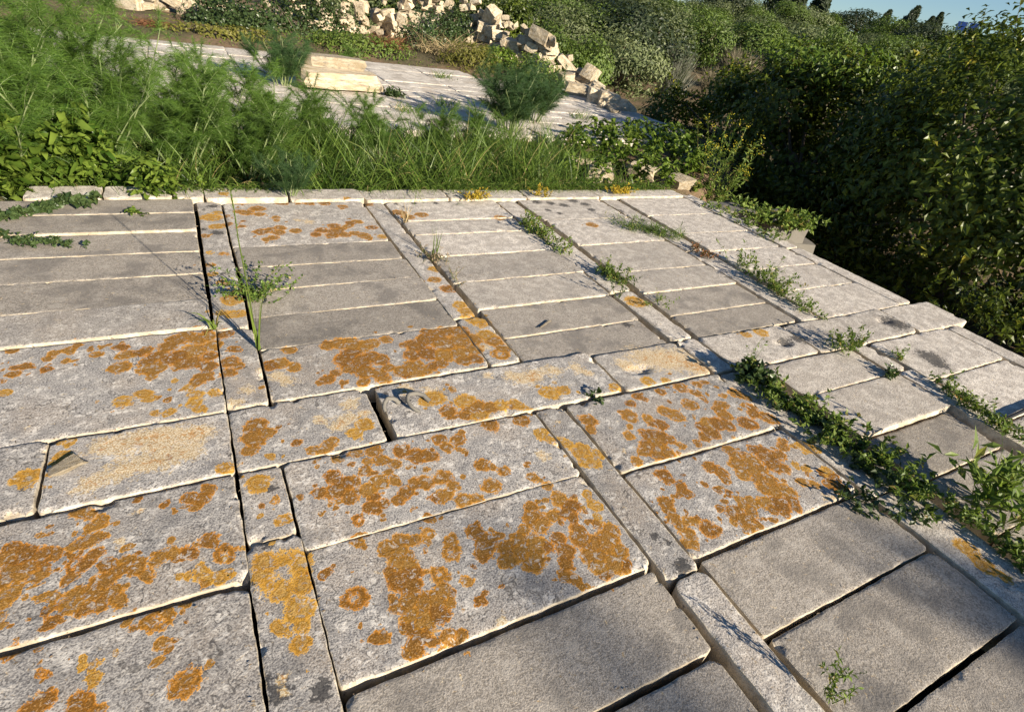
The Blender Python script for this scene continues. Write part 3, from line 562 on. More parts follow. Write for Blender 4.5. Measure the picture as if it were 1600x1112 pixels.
# ---------------------------------------------------------------- collapsed rubble wall round the terrace
rw = thing('rubble_wall', 'collapsed dry stone wall of tumbled cream blocks behind the far terrace', 'wall', (7.9, 10, 0))
path = np.array([[7.55, 9.55, .14], [7.9, 10.6, .30], [8.2, 12.0, .50], [8.1, 13.6, .85], [7.6, 15.4, 1.05], [6.9, 17.0, 1.35], [5.4, 18.0, 1.35], [3.6, 17.4, 1.1], [1.8, 17.2, .8], [.6, 17.0, .7], [-.6, 16.8, .75], [-2.2, 16.4, .8]])
seg = np.linalg.norm(np.diff(path[:, :2], axis=0), axis=1); cum = np.concatenate([[0], np.cumsum(seg)])
ns = 0
for t in np.concatenate([np.arange(0, 9, .31), np.arange(9, 14, .55), np.arange(14, cum[-1], .42)]):
    x = np.interp(t, cum, path[:, 0]); y = np.interp(t, cum, path[:, 1]); hh = np.interp(t, cum, path[:, 2])
    base = float(hgt(x, y)); z = base
    lev = max(1, int(hh / (.18 if t < 12 else .26) + .5))
    for q in range(lev):
        for side in ((-.7, .5) if q < lev * .5 else (rng.uniform(-.3, .3),)):
            if rng.random() < .08 or ns > 294: continue
            qs = rng.choice([.4, .55, .75, 1.0]); l = rng.uniform(.26, .58) * qs; dd = rng.uniform(.22, .38) * qs; h2 = rng.uniform(.20, .32) * qs
            k = int(rng.integers(len(STONES)))
            o = link('stone', STONES[k], rw, (x - 7.9 + side * .33 + rng.normal(0, .10), y - 10 + rng.normal(0, .10) - side * .1, base + .08 + q * .18 + rng.normal(0, .02)))
            o.scale = (l, dd, h2); tl = .22 if q < lev - 1 else .4
            o.rotation_euler = (rng.normal(0, tl), rng.normal(0, tl), rng.uniform(0, 6.28)); ns += 1
# squared blocks of the wall's end, in a row on the terrace edge
for (px, py, l, h2) in ((905, 150, .62, .24), (930, 160, .34, .30), (948, 165, .36, .28)):
    p = G(px, py); o = link('stone', STONES[1], rw, (p[0] - 7.9, p[1] - 10, .10)); o.scale = (l, .26, h2); o.rotation_euler = (.03, .04, -.5)
# two dressed blocks lying on the terrace
p = G(525, 143)
o = link('stone_block', STONES[2], None, (p[0] + .1, p[1] + .15, .15), .02); o.scale = (1.25, .42, .27); tag(o, 'long low dressed cream block lying flat on the far terrace beneath another block', 'stone block')
o = link('stone_block', STONES[4], None, (p[0] + .05, p[1] + .40, .30), .03); o.scale = (.92, .34, .24); tag(o, 'shorter smooth cream block resting on top of the long block on the terrace', 'stone block')
# low wall stub beyond the right edge of the pavement
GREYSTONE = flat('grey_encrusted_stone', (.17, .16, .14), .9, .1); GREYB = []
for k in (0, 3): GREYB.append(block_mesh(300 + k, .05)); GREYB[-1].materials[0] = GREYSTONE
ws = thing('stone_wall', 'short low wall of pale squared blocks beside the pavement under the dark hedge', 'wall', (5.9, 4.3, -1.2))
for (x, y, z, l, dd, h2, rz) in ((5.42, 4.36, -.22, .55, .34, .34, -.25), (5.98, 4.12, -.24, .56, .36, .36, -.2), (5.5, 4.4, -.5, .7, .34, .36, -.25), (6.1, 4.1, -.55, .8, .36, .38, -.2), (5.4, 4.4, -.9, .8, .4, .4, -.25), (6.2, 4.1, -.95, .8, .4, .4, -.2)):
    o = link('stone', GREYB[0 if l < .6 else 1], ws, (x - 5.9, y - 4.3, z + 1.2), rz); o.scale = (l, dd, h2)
# retaining wall carrying the right edge of the pavement
rt = thing('retaining_wall', 'block wall that carries the open right edge of the paved roof', 'wall', (4.9, 1.5, -1.3))
for q in range(3):
    for k in range(12):
        o = link('stone', STONES[(q * 5 + k) % 9], rt, (-.09 + rng.normal(0, .01), -2.9 + k * .56 + (q % 2) * .28, 1.3 - .26 - q * .345)); o.scale = (.28, .55, .34)
# a rough stone lump on the left slab and a dark twig shaped from a stone chip
for (px, py, sz, lab) in ((105, 730, (.10, .05, .016), 'white rough lump of stone lying on the yellow-stained slab at left'), (852, 506, (.13, .010, .006), 'thin dark twig lying on the smooth slab in the middle')):
    p = G(px, py); o = link('slab_debris', STONES[9], None, (p[0], p[1], .012 if px < 800 else .002), .5 if px < 900 else .1); o.scale = sz; tag(o, lab, 'stone chip')
# lifting loops of stone on the middle cover slab
slab_m = [o for o in pv.children if abs(o.location.x - 1.1835) < .01 and abs(o.location.y - 1.87) < .02][0]
for (px, py, R, a0, a1, rz) in ((618, 640, .05, -.2, 2.2, 1.1), (655, 633, .055, -.6, 3.6, .8)):
    p = G(px, py); a = np.linspace(a0, a1, 14); c, s_ = math.cos(rz), math.sin(rz); lx = R * np.cos(a) * .9; lz = .002 + .03 * np.sin(np.clip((a - a0) / (a1 - a0), 0, 1) * math.pi)
    ly = R * np.sin(a); mb = MB(); add_tube(mb, np.stack([lx * c - ly * s_, lx * s_ + ly * c, lz], 1) + rng.normal(0, .0015, (14, 3)), .011, .008, 7)
    o = mb.build('lifting_loop', GREYSTONE, slab_m, (p[0] - slab_m.location.x, p[1] - slab_m.location.y, 0), True)
# black pipe end lying at the right
p0, p1 = G(1568, 656, .02), G(1640, 624, .02); mb = MB(); add_tube(mb, np.array([p0, p0 * .6 + p1 * .4 + [0, 0, .004], p1]), .011, .011, 10)
o = mb.build('pipe', flat('black_plastic', (.02, .02, .022), .45), None, smooth=True); tag(o, 'end of a thin black plastic pipe lying on pale slabs at far right', 'pipe')

# ---------------------------------------------------------------- plants: builders
def fennel_meshes(h, spread, stems, fil, seed, mat, width=.0032):
    global rng
    keep = rng; rng = np.random.default_rng(seed); st = MB(); fo = MB()
    for k in range(stems):
        a = rng.uniform(0, 6.28); rr = spread * .25 * rng.random(); L = h * rng.uniform(.6, 1.05)
        d = np.array([math.cos(a) * .35, math.sin(a) * .35, 1.]); pts = curve([math.cos(a) * rr, math.sin(a) * rr, 0], d, L, 9, .25, .07)
        add_tube(st, pts, .011, .004, 5, rng.random())
        for q in range(10):
            t = rng.uniform(.18, 1.0) * 8; i = min(7, int(t)); b = pts[i] + (pts[i + 1] - pts[i]) * (t - i)
            a2 = rng.uniform(0, 6.28); fd = unit(np.array([[math.cos(a2), math.sin(a2), rng.uniform(.8, 2.2)]]))[0]; fl = rng.uniform(.5, 1.0) * spread * .55
            fp = curve(b, fd, fl, 6, .55, .10); add_tube(st, fp, .003, .0012, 3, rng.random())
            n = fil; tt = rng.uniform(.12, 1.0, n) * 5; ii = np.minimum(4, tt.astype(int)); fr = (tt - ii)[:, None]
            P = fp[ii] * (1 - fr) + fp[ii + 1] * fr; ax = unit(fp[ii + 1] - fp[ii]); D = ax * .7 + rng.normal(0, .55, (n, 3)); D[:, 2] += .15
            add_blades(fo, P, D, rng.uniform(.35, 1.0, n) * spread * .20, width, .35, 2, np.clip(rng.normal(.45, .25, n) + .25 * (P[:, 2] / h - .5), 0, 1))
    rng = keep
    return st.mesh('stalk', MAT['fennel_stem'], True), fo.mesh('foliage', mat)
def fennel(proto, loc, rz, sc, label, group=None, name='fennel_plant'):
    t = thing(name, label, 'fennel', loc, rz, group, (sc, sc, sc)); link('stalk', proto[0], t); link('foliage', proto[1], t); return t
def rosette(n, L, W, mat, seed, up=.9, name='foliage', spread=.06, rise=.8):
    """broad wavy leaves rising from a base"""
    r = np.random.default_rng(seed); mb = MB()
    for k in range(n):
        a = r.uniform(0, 6.28); el = r.uniform(.2, up + .3); l = L * r.uniform(.55, 1.1); wd = W * r.uniform(.7, 1.15)
        b = np.array([math.cos(a), math.sin(a), 0]) * spread * r.random() + np.array([0, 0, r.uniform(0, L * rise)])
        d = np.array([math.cos(a), math.sin(a), el]); d /= np.linalg.norm(d); sd = np.cross(d, [0, 0, 1.]); sd /= np.linalg.norm(sd); upv = np.cross(sd, d)
        m = 7; rows = []
        roll = r.normal(0, .5); sd = sd * math.cos(roll) + upv * math.sin(roll); upv = np.cross(sd, d)
        for i in range(m):
            t = i / (m - 1); c = b + d * l * t - np.array([0, 0, 1.]) * l * .45 * t * t + upv * .012 * math.sin(t * 9 + k)
            ww = wd * (math.sin(math.pi * min(1, t * .92 + .06)) ** .8) * (1 + .18 * math.sin(t * 22 + k)) * .5
            rows += [c - sd * ww + upv * ww * .35 * (1 + .6 * math.sin(t * 17 + k)), c, c + sd * ww + upv * ww * .35 * (1 + .6 * math.sin(t * 15 + 2 * k))]
        f = []
        for i in range(m - 1):
            for j in range(2): f.append([3 * i + j, 3 * i + j + 1, 3 * i + j + 4, 3 * i + j + 3])
        mb.add(np.array(rows), np.array(f), np.full(3 * m, r.random()))
    return mb.mesh(name, mat, True)
def sprigs(pts, n, h, leaf, wl, mat, seed, per=14, spread=.05, flat_=.6, stem='weed', jit=.02):
    """leafy little stems along a joint: pts are ground points in metres; returns stem and leaf meshes relative to the first point"""
    global rng
    keep = rng; rng = np.random.default_rng(seed); st = MB(); lf = MB(); pts = np.asarray(pts, float)
    o = pts[0].copy(); cum = np.concatenate([[0], np.cumsum(np.linalg.norm(np.diff(pts, axis=0), axis=1))]) if len(pts) > 1 else np.array([0.])
    for k in range(n):
        t = rng.uniform(0, cum[-1]) if len(pts) > 1 else 0
        b = np.array([np.interp(t, cum, pts[:, q]) for q in range(3)]) - o + np.array([rng.normal(0, jit), rng.normal(0, jit), 0])
        a = rng.uniform(0, 6.28); d = np.array([math.cos(a) * flat_, math.sin(a) * flat_, 1.]); L = h * rng.uniform(.5, 1.15)
        c = curve(b, d, L, 7, .5, .16); c[:, 2] = np.maximum(c[:, 2], .004); add_tube(st, c, .0016, .0007, 3, rng.random())
        m = per; tt = rng.uniform(.1, 1, m) * 6; ii = np.minimum(5, tt.astype(int)); fr = (tt - ii)[:, None]; P = c[ii] * (1 - fr) + c[ii + 1] * fr
        D = rng.normal(0, .8, (m, 3)) + np.array([0, 0, .35]); Nn = rng.normal(0, .5, (m, 3)) + np.array([0, 0, 1.])
        add_leaves(lf, P, D, Nn, leaf * rng.uniform(.6, 1.2, m), wl * rng.uniform(.7, 1.2, m))
    rng = keep
    return st.mesh('stem', MAT['weed'], True), lf.mesh('foliage', mat), o
def weed(name, label, cat, pix, n, h, leaf, wl, mat='weed', seed=1, per=14, flat_=.6, jit=.02, z=0.0, group=None):
    pts = [G(*p, z) for p in pix]; a, b, o = sprigs(pts, n, h * 1.3, leaf * 1.35, wl * 1.35, MAT[mat], seed, per, flat_=flat_, jit=jit)
    t = thing(name, label, cat, o, group=group); 
    for q in (link('stem', a, t), link('foliage', b, t)): q['kind'] = 'stuff'
    return t
def tuft(name, label, pix, n, h, wd, seed, mat='grass', lean=.35, jit=.008, bend=.35, z=0.0, cat='grass'):
    global rng
    keep = rng; rng = np.random.default_rng(seed); p = G(*pix, z); mb = MB()
    P = np.concatenate([rng.normal(0, jit, (n, 2)), np.zeros((n, 1))], 1); a = rng.uniform(0, 6.28, n)
    D = np.stack([np.cos(a) * lean, np.sin(a) * lean, np.ones(n)], 1); add_blades(mb, P, D, h * rng.uniform(.5, 1.1, n), wd, bend * rng.uniform(.3, 1.4, n), 6)
    rng = keep
    t = thing(name, label, cat, p); mb.build('foliage', MAT[mat], t); return t

# ---------------------------------------------------------------- fennel
FN = [fennel_meshes(1.3, .75, 10, 190, 11, MAT['fennel'], .0026), fennel_meshes(1.25, .8, 10, 190, 12, MAT['fennel'], .0026), fennel_meshes(.85, .6, 10, 170, 13, MAT['fennel'], .0026), fennel_meshes(.85, .7, 15, 220, 14, MAT['fennel_dark'], .003)]
fl = [(-2.5, 5.7, 0, 1.05), (-2.0, 5.3, 1, 1.0), (-1.75, 6.1, 0, 1.08), (-1.35, 5.5, 0, 1.05), (-1.0, 6.1, 1, 1.06), (-.85, 5.45, 1, .98), (-.5, 5.8, 0, .92), (-2.4, 6.6, 1, 1.1), (-1.3, 6.8, 0, 1.05), (-1.6, 5.2, 1, .85), (-1.15, 5.15, 0, .8), (-.7, 5.2, 1, .75), (-.25, 5.9, 0, .8)]
for i, (x, y, k, sc) in enumerate(fl):
    lab = ['feathery bright green fennel in the tall thicket at the top left corner'] * 13
    fennel(FN[k], (x, y, float(hgt(x, y))), i * 1.7, sc, lab[i], 'tall fennel at the left')
for i, (x, y, k, sc) in enumerate([(-.15, 5.5, 2, .98), (.25, 6.0, 2, 1.0), (.75, 6.2, 2, .95), (.4, 5.4, 2, .8), (1.2, 6.0, 2, .8), (1.75, 6.2, 2, .72), (2.4, 6.3, 2, .65), (3.1, 6.3, 2, .6)]):
    fennel(FN[k], (x, y, float(hgt(x, y))), i * 2.1, sc, 'knee high fennel mixed into the long grass behind the pavement', 'low fennel in the grass')
for i, (px, py, sc, lab) in enumerate([(795, 205, 1.02, 'dense dark green fennel bush standing alone before the white terrace'), (440, 132, .80, 'dark fennel bush on the terrace left of the cream blocks'), (552, 118, .52, 'small green fennel clump behind the cream blocks on the terrace')]):
    p = G(px, py); fennel(FN[3 if i < 2 else 2], (p[0], p[1], .0), i, sc, lab)
p = G(830, 190); fennel(FN[3], (p[0], p[1], 0), 2.2, .85, 'dark green fennel just right of the dense lone fennel bush')
p = G(455, 308, .06); fennel(FN[3], (p[0], p[1] + .1, .05), 1.1, .36, 'low dark fennel tuft hanging over the kerb stones in the grass')

# ---------------------------------------------------------------- long grass behind the pavement
mb = MB(); n = 15000
x = rng.uniform(-1.2, 4.6, n); y = 4.80 + rng.beta(1.0, 1.3, n) * 2.05; cl = fbm(x * 2.2, y * 2.2, 5); keep_ = (cl > -.35) & (x < 4.1 + .5 * rng.random(n)); x, y, cl = x[keep_], y[keep_], cl[keep_]; n = len(x)
a = rng.uniform(0, 6.28, n); D = np.stack([np.cos(a) * .34 - .05, np.sin(a) * .34 - .05 - .35 * sstep(5.1, 4.8, y), np.ones(n)], 1)
hh = (.74 + .38 * cl) * rng.uniform(.5, 1.2, n) * np.where(x > 3.2, .85, 1) * (.75 + .25 * sstep(-.2, .8, x))
add_blades(mb, np.stack([x, y, hgt(x, y) - .01], 1), D, hh, .0095, rng.uniform(.15, .85, n), 5, np.clip(.42 + .35 * cl + rng.normal(0, .28, n), 0, .96))
m_ = 1900; x = rng.uniform(-.35, 4.75, m_); y = rng.uniform(4.74, 4.86, m_); kk = fbm(x * 3, y * 0, 81) > -.15; x, y = x[kk], y[kk]; m_ = len(x); a = rng.uniform(0, 6.28, m_)
add_blades(mb, np.stack([x, y, np.full(m_, .02)], 1), np.stack([np.cos(a) * .5, np.sin(a) * .4 - .45, np.ones(m_)], 1), rng.uniform(.08, .30, m_), .0085, rng.uniform(.4, 1.1, m_), 5)
o = mb.build('grass', MAT['grass']); tag(o, 'long green grass growing in a band behind the pavement', 'grass'); o['kind'] = 'stuff'
# low ground cover on bare soil behind and around
mb = MB(); n = 9000
x = rng.uniform(-3.5, 8.2, n); y = rng.uniform(4.8, 16.5, n); k = (fbm(x * 1.3, y * 1.3, 44) > -.15) & ~((x > -3.9) & (x < 7.4) & (y > 6.95) & (y < 13.0)) & (x < 5.3 + np.maximum(0, y - 6) * .4); x, y = x[k], y[k]; n = len(x)
add_leaves(mb, np.stack([x, y, hgt(x, y) + rng.uniform(0, .08, n)], 1), rng.normal(0, .7, (n, 3)) + [0, 0, .5], rng.normal(0, .4, (n, 3)) + [0, 0, 1], rng.uniform(.03, .07, n), rng.uniform(.02, .04, n))
o = mb.build('ground_cover', MAT['weed']); tag(o, 'low weedy ground cover on the soil around the terrace', 'ground cover'); o['kind'] = 'stuff'

# ---------------------------------------------------------------- broad-leaved plants
RS = [rosette(80, .125, .038, MAT['broad'], 21 + k, rise=2.3) for k in range(3)] + [rosette(16, .12, .045, MAT['broad'], 31)]
LOWW = [rosette(30, .14, .05, MAT['weed'], 61), rosette(30, .13, .04, MAT['yellow'], 62)]
k = 0
for (px, py, sc, lab) in [(20, 285, 1.6, 0), (70, 282, 1.5, 0), (115, 284, 1.5, 0), (160, 286, 1.35, 0), (45, 262, 1.7, 0), (130, 262, 1.6, 0), (5, 300, 1.2, 0), (225, 300, 1.0, 1), (262, 302, .9, 1)]:
    z = .06; p = G(px, py, z)
    t = thing('leafy_plant', ['bright green broad leaved plant crowded behind the kerb at far left', 'bright broad leaved plant spilling over the pale kerb stones at left'][lab], 'plant', (p[0], p[1] + (.12 if lab == 0 else .05), .0), k * 1.3, ['broad leaved plants at the left kerb', 'plants spilling over the left kerb'][lab], (sc, sc, sc)); link('foliage', RS[k % 3], t); k += 1
for (px, py, sc) in [(910, 235, .95), (945, 225, 1.0), (985, 222, 1.0), (1020, 228, 1.0), (1055, 235, .95), (1075, 255, .9), (940, 262, .8), (1000, 258, .8), (1040, 272, .8), (1075, 285, .75), (915, 285, .6), (965, 245, .9), (1030, 210, .9), (980, 205, .9), (890, 215, .8), (905, 205, .8), (930, 200, .85), (955, 205, .85), (1005, 205, .9), (1050, 215, .9), (1070, 228, .9), (1090, 245, .9), (1015, 245, .8), (890, 255, .7)]:
    sc *= 1.45; p = G(px, py + 12); t = thing('leafy_plant', 'bright green broad leaved plant in the patch between grass and hedge', 'plant', (p[0], p[1], float(hgt(p[0], p[1]))), k * 1.3, 'broad leaved plants at the right', (sc, sc, sc)); link('foliage', RS[k % 3], t); k += 1
p = G(212, 334, .03); t = thing('leafy_plant', 'small yellow green rosette lying on the smooth grey slab at upper left', 'plant', (p[0], p[1], .02), 0, None, (.62, .62, .42)); link('foliage', RS[3], t)
p = G(318, 296, .05); t = thing('leafy_plant', 'single bright leafy shoot at the head of the lichen covered beam', 'plant', (p[0], p[1], .05), 0, None, (.6, .6, .9)); link('foliage', RS[3], t)
p = G(925, 622); t = thing('leafy_plant', 'small dark green leafy plant in the notch between lichen slabs', 'plant', (p[0], p[1], -.02), 0, None, (.55, .55, .5)); link('foliage', rosette(14, .12, .05, MAT['ivy'], 77), t)
for i, (px, py) in enumerate([(885, 296), (905, 288), (930, 294), (955, 284), (985, 292), (1010, 284), (1035, 292), (1060, 296), (1085, 300), (1020, 300), (945, 272), (1065, 275), (1100, 285), (1105, 262)]):
    p = G(px, py); t = thing('low_weed', 'yellow green low weed between the kerb and the broad leaved patch', 'weed', (p[0], p[1] + .05, float(hgt(p[0], p[1] + .05))), i * 2.2, 'low weeds behind the right kerb', (.9, .9, .75)); link('foliage', LOWW[i % 2], t)
for i, (px, py, sz, lab) in enumerate([(905, 250, (.40, .30, .16), 'pale rock at the left of the broad leaved patch'), (940, 268, (.55, .32, .2), 'long pale rock in the middle of the broad leaved patch'), (1000, 262, (.36, .3, .18), 'grey rock right of the long pale rock'), (1060, 278, (.3, .26, .14), 'small pale rock near the mustard plant')]):
    p = G(px, py); o = link('rock', STONES[9 + i], None, (p[0], p[1], float(hgt(p[0], p[1])) + .05), i * 1.1); o.scale = sz; tag(o, lab, 'rock')
# golden succulents at the far kerb
for (px, py, n, lab) in ((742, 312, 30, 'golden yellow succulent tuft on the kerb at the foot of the grass'), (840, 305, 14, 'small yellowish tuft at the kerb beside the grass'), (968, 303, 34, 'yellow and green succulent mat on the kerb right of the grass')):
    weed('succulent', lab, 'succulent', [(px - 14, py), (px + 14, py)], n, .075, .018, .009, 'gold', px, 16, .5, .02, .03)

# ---------------------------------------------------------------- weeds in the joints
tuft('grass_stalk', 'tall thin grass stalk with blades rising beside the beam at left', (404, 545), 9, .55, .010, 5, 'weed', .10, .006, .12)
t = thing('grass_seed_stalk', 'tallest pale seed stalk standing in the joint of the left beam', 'grass', G(402, 542)); mb = MB(); c = curve([0, 0, 0], [-.02, .02, 1], .78, 8, 0, .02); add_tube(mb, c, .0035, .002, 4); mb.build('stem', MAT['weed'], t)
mb = MB(); n = 40; P = c[-3] + (c[-1] - c[-3]) * rng.random((n, 1)); add_leaves(mb, P, rng.normal(0, .25, (n, 3)) + [0, 0, 1], rng.normal(0, 1, (n, 3)), .016, .004); mb.build('seed_head', MAT['weed'], t)['kind'] = 'stuff'
tuft('grass_tuft', 'small arching grass tuft in the gap left of the lichen beam', (337, 514), 8, .28, .010, 6, 'weed', .25, .006, .7)
weed('bushy_weed', 'grey green bushy weed leaning over the smooth slab right of the beam', 'weed', [(400, 470), (402, 462)], 30, .24, .016, .010, 'grass', 3, 24, .8, .02)
tuft('grass_tuft', 'pale yellow grass tuft in the slab joint below the long grass', (636, 348), 12, .24, .007, 8, 'straw', .25, .01, .3)
tuft('grass_tuft', 'upright dark seeding grass beside a dry clump on the beam', (680, 402), 8, .26, .008, 9, 'weed', .12, .01, .12)
weed('dry_weed', 'dry greyish brown clump of dead stems on the middle beam', 'weed', [(672, 402), (700, 412)], 26, .10, .016, .005, 'dry', 10, 12, 1.0, .03)
weed('dry_weed', 'thin dry weed trailing in the joint beside the middle beam', 'weed', [(705, 430), (715, 450)], 8, .09, .012, .005, 'dry', 11, 10, .6, .01)
weed('creeping_weed', 'yellow green weed filling the joint right of the pale slabs', 'weed', [(815, 345), (838, 366), (862, 384), (885, 398)], 46, .12, .026, .011, 'weed', 12, 16, .7, .03)
weed('grass_mat', 'low dense mat of dark grass on the pale slabs near the far kerb', 'grass', [(965, 352), (1000, 360), (1055, 372)], 110, .11, .05, .004, 'grass', 13, 9, 1.2, .055)
weed('creeping_weed', 'small round green weed in the beam joint above the golden lichen spot', 'weed', [(940, 428), (955, 434), (972, 445)], 34, .10, .024, .010, 'weed', 14, 16, .7, .025)
weed('branching_weed', 'dark branching weed with upright twigs above the golden lichen spot', 'weed', [(963, 466), (966, 462)], 7, .22, .022, .008, 'ivy', 15, 9, .7, .01)
weed('reddish_weed', 'reddish and green weed in the joint below the grass mat', 'weed', [(1078, 388), (1105, 405)], 24, .08, .016, .010, 'rust', 16, 12, .7, .025)
weed('creeping_weed', 'long green weed with feathery shoots along the right beam', 'weed', [(1150, 415), (1175, 428), (1200, 446), (1225, 468)], 60, .16, .026, .009, 'weed', 17, 16, .6, .035)
weed('creeping_weed', 'thin green shoots in the joint at the foot of the right beam', 'weed', [(1235, 470), (1258, 488), (1282, 498)], 22, .09, .02, .009, 'weed', 18, 12, .6, .02)
weed('trailing_weed', 'few sparse green shoots on the slab beside the right beam', 'weed', [(1010, 478), (1045, 470)], 8, .10, .018, .007, 'weed', 19, 10, 1.0, .02)
weed('clover_patch', 'dark leafy clover with tall shoot where the beam meets the cover slabs', 'weed', [(1150, 585), (1172, 590), (1190, 598)], 34, .10, .034, .028, 'ivy', 20, 12, .6, .03)
weed('flowering_shoot', 'thin upright shoot with pale tips above the clover patch', 'weed', [(1168, 585)], 5, .24, .016, .008, 'weed', 21, 14, .25, .01)
weed('creeping_weed', 'green weed with upright leafy shoots on the pale cover slabs', 'weed', [(1300, 545), (1318, 552), (1335, 545)], 26, .13, .022, .011, 'weed', 22, 14, .6, .025)
weed('creeping_weed', 'tiny dark green weed at the corner of two pale slabs', 'weed', [(1385, 588), (1398, 588)], 12, .06, .022, .014, 'ivy', 23, 10, .8, .015)
weed('creeping_weed', 'small green and orange weed on the pale slab near the right edge', 'weed', [(1402, 556), (1412, 566)], 9, .07, .018, .010, 'weed', 24, 10, .8, .012)
weed('creeping_weed', 'weeds lining the joint at the far right pale slabs', 'weed', [(1470, 600), (1500, 630), (1545, 660), (1590, 690)], 60, .09, .022, .010, 'weed', 25, 13, .7, .025)
weed('creeping_vine', 'thick green weeds overgrowing the beam joint from clover to lower right', 'weed', [(1200, 610), (1240, 640), (1300, 675), (1350, 715), (1400, 755), (1450, 785), (1480, 800)], 110, .11, .026, .014, 'weed', 26, 16, .9, .055)
weed('creeping_vine', 'dark leaves under the thick weeds in the beam joint', 'weed', [(1215, 625), (1300, 680), (1400, 760), (1455, 800)], 28, .06, .030, .022, 'ivy', 27, 12, 1.2, .05)
weed('trailing_vine', 'vine with dark leaves trailing over the near slab corner below the lichen', 'weed', [(1325, 775), (1345, 790), (1395, 802), (1440, 815)], 16, .09, .026, .016, 'ivy', 28, 10, 1.3, .02)
weed('leafy_weed', 'tall leafy weed at the lower right edge beside the raised beam', 'weed', [(1545, 800), (1560, 790), (1590, 805)], 22, .26, .075, .020, 'weed', 29, 12, .6, .05)
weed('leafy_weed', 'low weeds along the raised beam under the tall leafy weed', 'weed', [(1480, 800), (1530, 820), (1600, 880), (1640, 930)], 60, .10, .024, .012, 'weed', 30, 13, .9, .04)
weed('small_sprig', 'single green sprig growing from the joint at the bottom right', 'weed', [(1292, 1096), (1288, 1090)], 6, .16, .016, .006, 'weed', 31, 20, .25, .01)
weed('creeping_weed', 'green weeds climbing over the open edge of the paving at upper right', 'weed', [(1100, 322), (1150, 345), (1215, 385)], 40, .12, .03, .016, 'weed', 33, 12, .7, .05, -.02)
weed('leafy_weed', 'pale green leafy weeds covering the low grey wall beside the hedge', 'weed', [(1150, 328), (1185, 345), (1225, 356), (1262, 358)], 120, .17, .045, .028, 'weed', 41, 12, .6, .09, -.15)
weed('climbing_weed', 'bright leafy climber beyond the pale end slab at the right edge', 'weed', [(1500, 480), (1530, 510), (1580, 545), (1640, 580)], 55, .36, .05, .028, 'hedge', 34, 14, .5, .12, -.25)
weed('ivy_shoot', 'thin creeping vine with small round leaves on the upper left slab', 'vine', [(0, 345), (30, 335), (60, 330), (90, 322)], 40, .05, .028, .026, 'ivy', 35, 8, 1.6, .012, .035)
weed('ivy_shoot', 'second creeping vine with small leaves below the first at upper left', 'vine', [(0, 365), (30, 378), (70, 378), (130, 387)], 44, .05, .020, .017, 'ivy', 36, 8, 1.6, .012, .03)
weed('ivy_shoot', 'short vine shoot hanging from the kerb stone at upper left', 'vine', [(112, 312), (125, 318), (150, 312)], 14, .06, .034, .030, 'ivy', 37, 8, 1.2, .02, .06)
weed('terrace_weed', 'small dark weed growing flat in a joint of the white terrace', 'weed', [(598, 147), (628, 153)], 30, .12, .05, .03, 'ivy', 38, 10, 1.2, .05)

for i, (px, py, lab) in enumerate([(700, 165, 'sparse grass tuft in the terrace joints left of the lone fennel'), (300, 95, 'grass tuft on the terrace beside the tall fennel'), (640, 175, 'grass tuft at the front of the white terrace'), (905, 185, 'grass tuft on the terrace right of the lone fennel'), (690, 122, 'small grass tuft at the back of the terrace'), (350, 120, 'grass tuft left of the dark terrace fennel')]):
    tuft('grass_tuft', lab, (px, py), 60, .28, .010, 400 + i, 'grass', .5, .12, .5)
# mustard with yellow flowers
t = thing('mustard_plant', 'tall loose mustard plant with small yellow flowers in front of the hedge', 'plant', (6.0, 5.3, -.55))
st, lf, fw = MB(), MB(), MB()
for k in range(26):
    a = rng.uniform(0, 6.28); c = curve([rng.normal(0, .10), rng.normal(0, .10), 0], [math.cos(a) * .32, math.sin(a) * .32, 1], rng.uniform(.7, 1.35), 9, .05, .06); add_tube(st, c, .006, .0015, 4, rng.random())
    n = 50; tt = rng.uniform(.1, 1, n) * 8; ii = np.minimum(7, tt.astype(int)); P = c[ii] + (c[ii + 1] - c[ii]) * (tt - ii)[:, None]
    add_leaves(lf, P, rng.normal(0, .7, (n, 3)) + [0, 0, .4], rng.normal(0, .5, (n, 3)) + [0, 0, 1], rng.uniform(.03, .10, n), rng.uniform(.012, .03, n))
    n = 12; P = c[-1] + rng.normal(0, .03, (n, 3)); add_leaves(fw, P, rng.normal(0, 1, (n, 3)), rng.normal(0, .4, (n, 3)) + [0, 0, 1], .018, .016)
st.build('stem', MAT['weed'], t); lf.build('foliage', MAT['weed'], t); fw.build('flowers', MAT['flower'], t)['kind'] = 'stuff'

# ---------------------------------------------------------------- ivy, dead stems and dry bushes before the rubble
def clumped(n, rx, ry, rz, clumps, L, W, seed, shell=.6, sig=.24, zmin=-9):
    r = np.random.default_rng(seed); c = unit(r.normal(0, 1, (clumps, 3))); c *= r.uniform(shell, 1.0, (clumps, 1)); w_ = r.integers(0, clumps, n)
    P = c[w_] + r.normal(0, sig, (n, 3)); nr = np.linalg.norm(P, axis=1, keepdims=True); P = np.where(nr > 1.08, P / nr * 1.08 * r.uniform(.85, 1.05, (n, 1)), P)
    tone = r.random(clumps)[w_] * .5 + r.random(n) * .5
    Nn = unit(P + r.normal(0, .35, (n, 3)) + [0, 0, .35]); D = unit(np.cross(Nn, r.normal(0, 1, (n, 3)))) + [0, 0, -.25]
    P = P * [rx, ry, rz]; k = P[:, 2] > zmin; return P[k], D[k], Nn[k], L * r.uniform(.6, 1.25, k.sum()), W * r.uniform(.7, 1.2, k.sum()), tone[k], c * [rx, ry, rz]
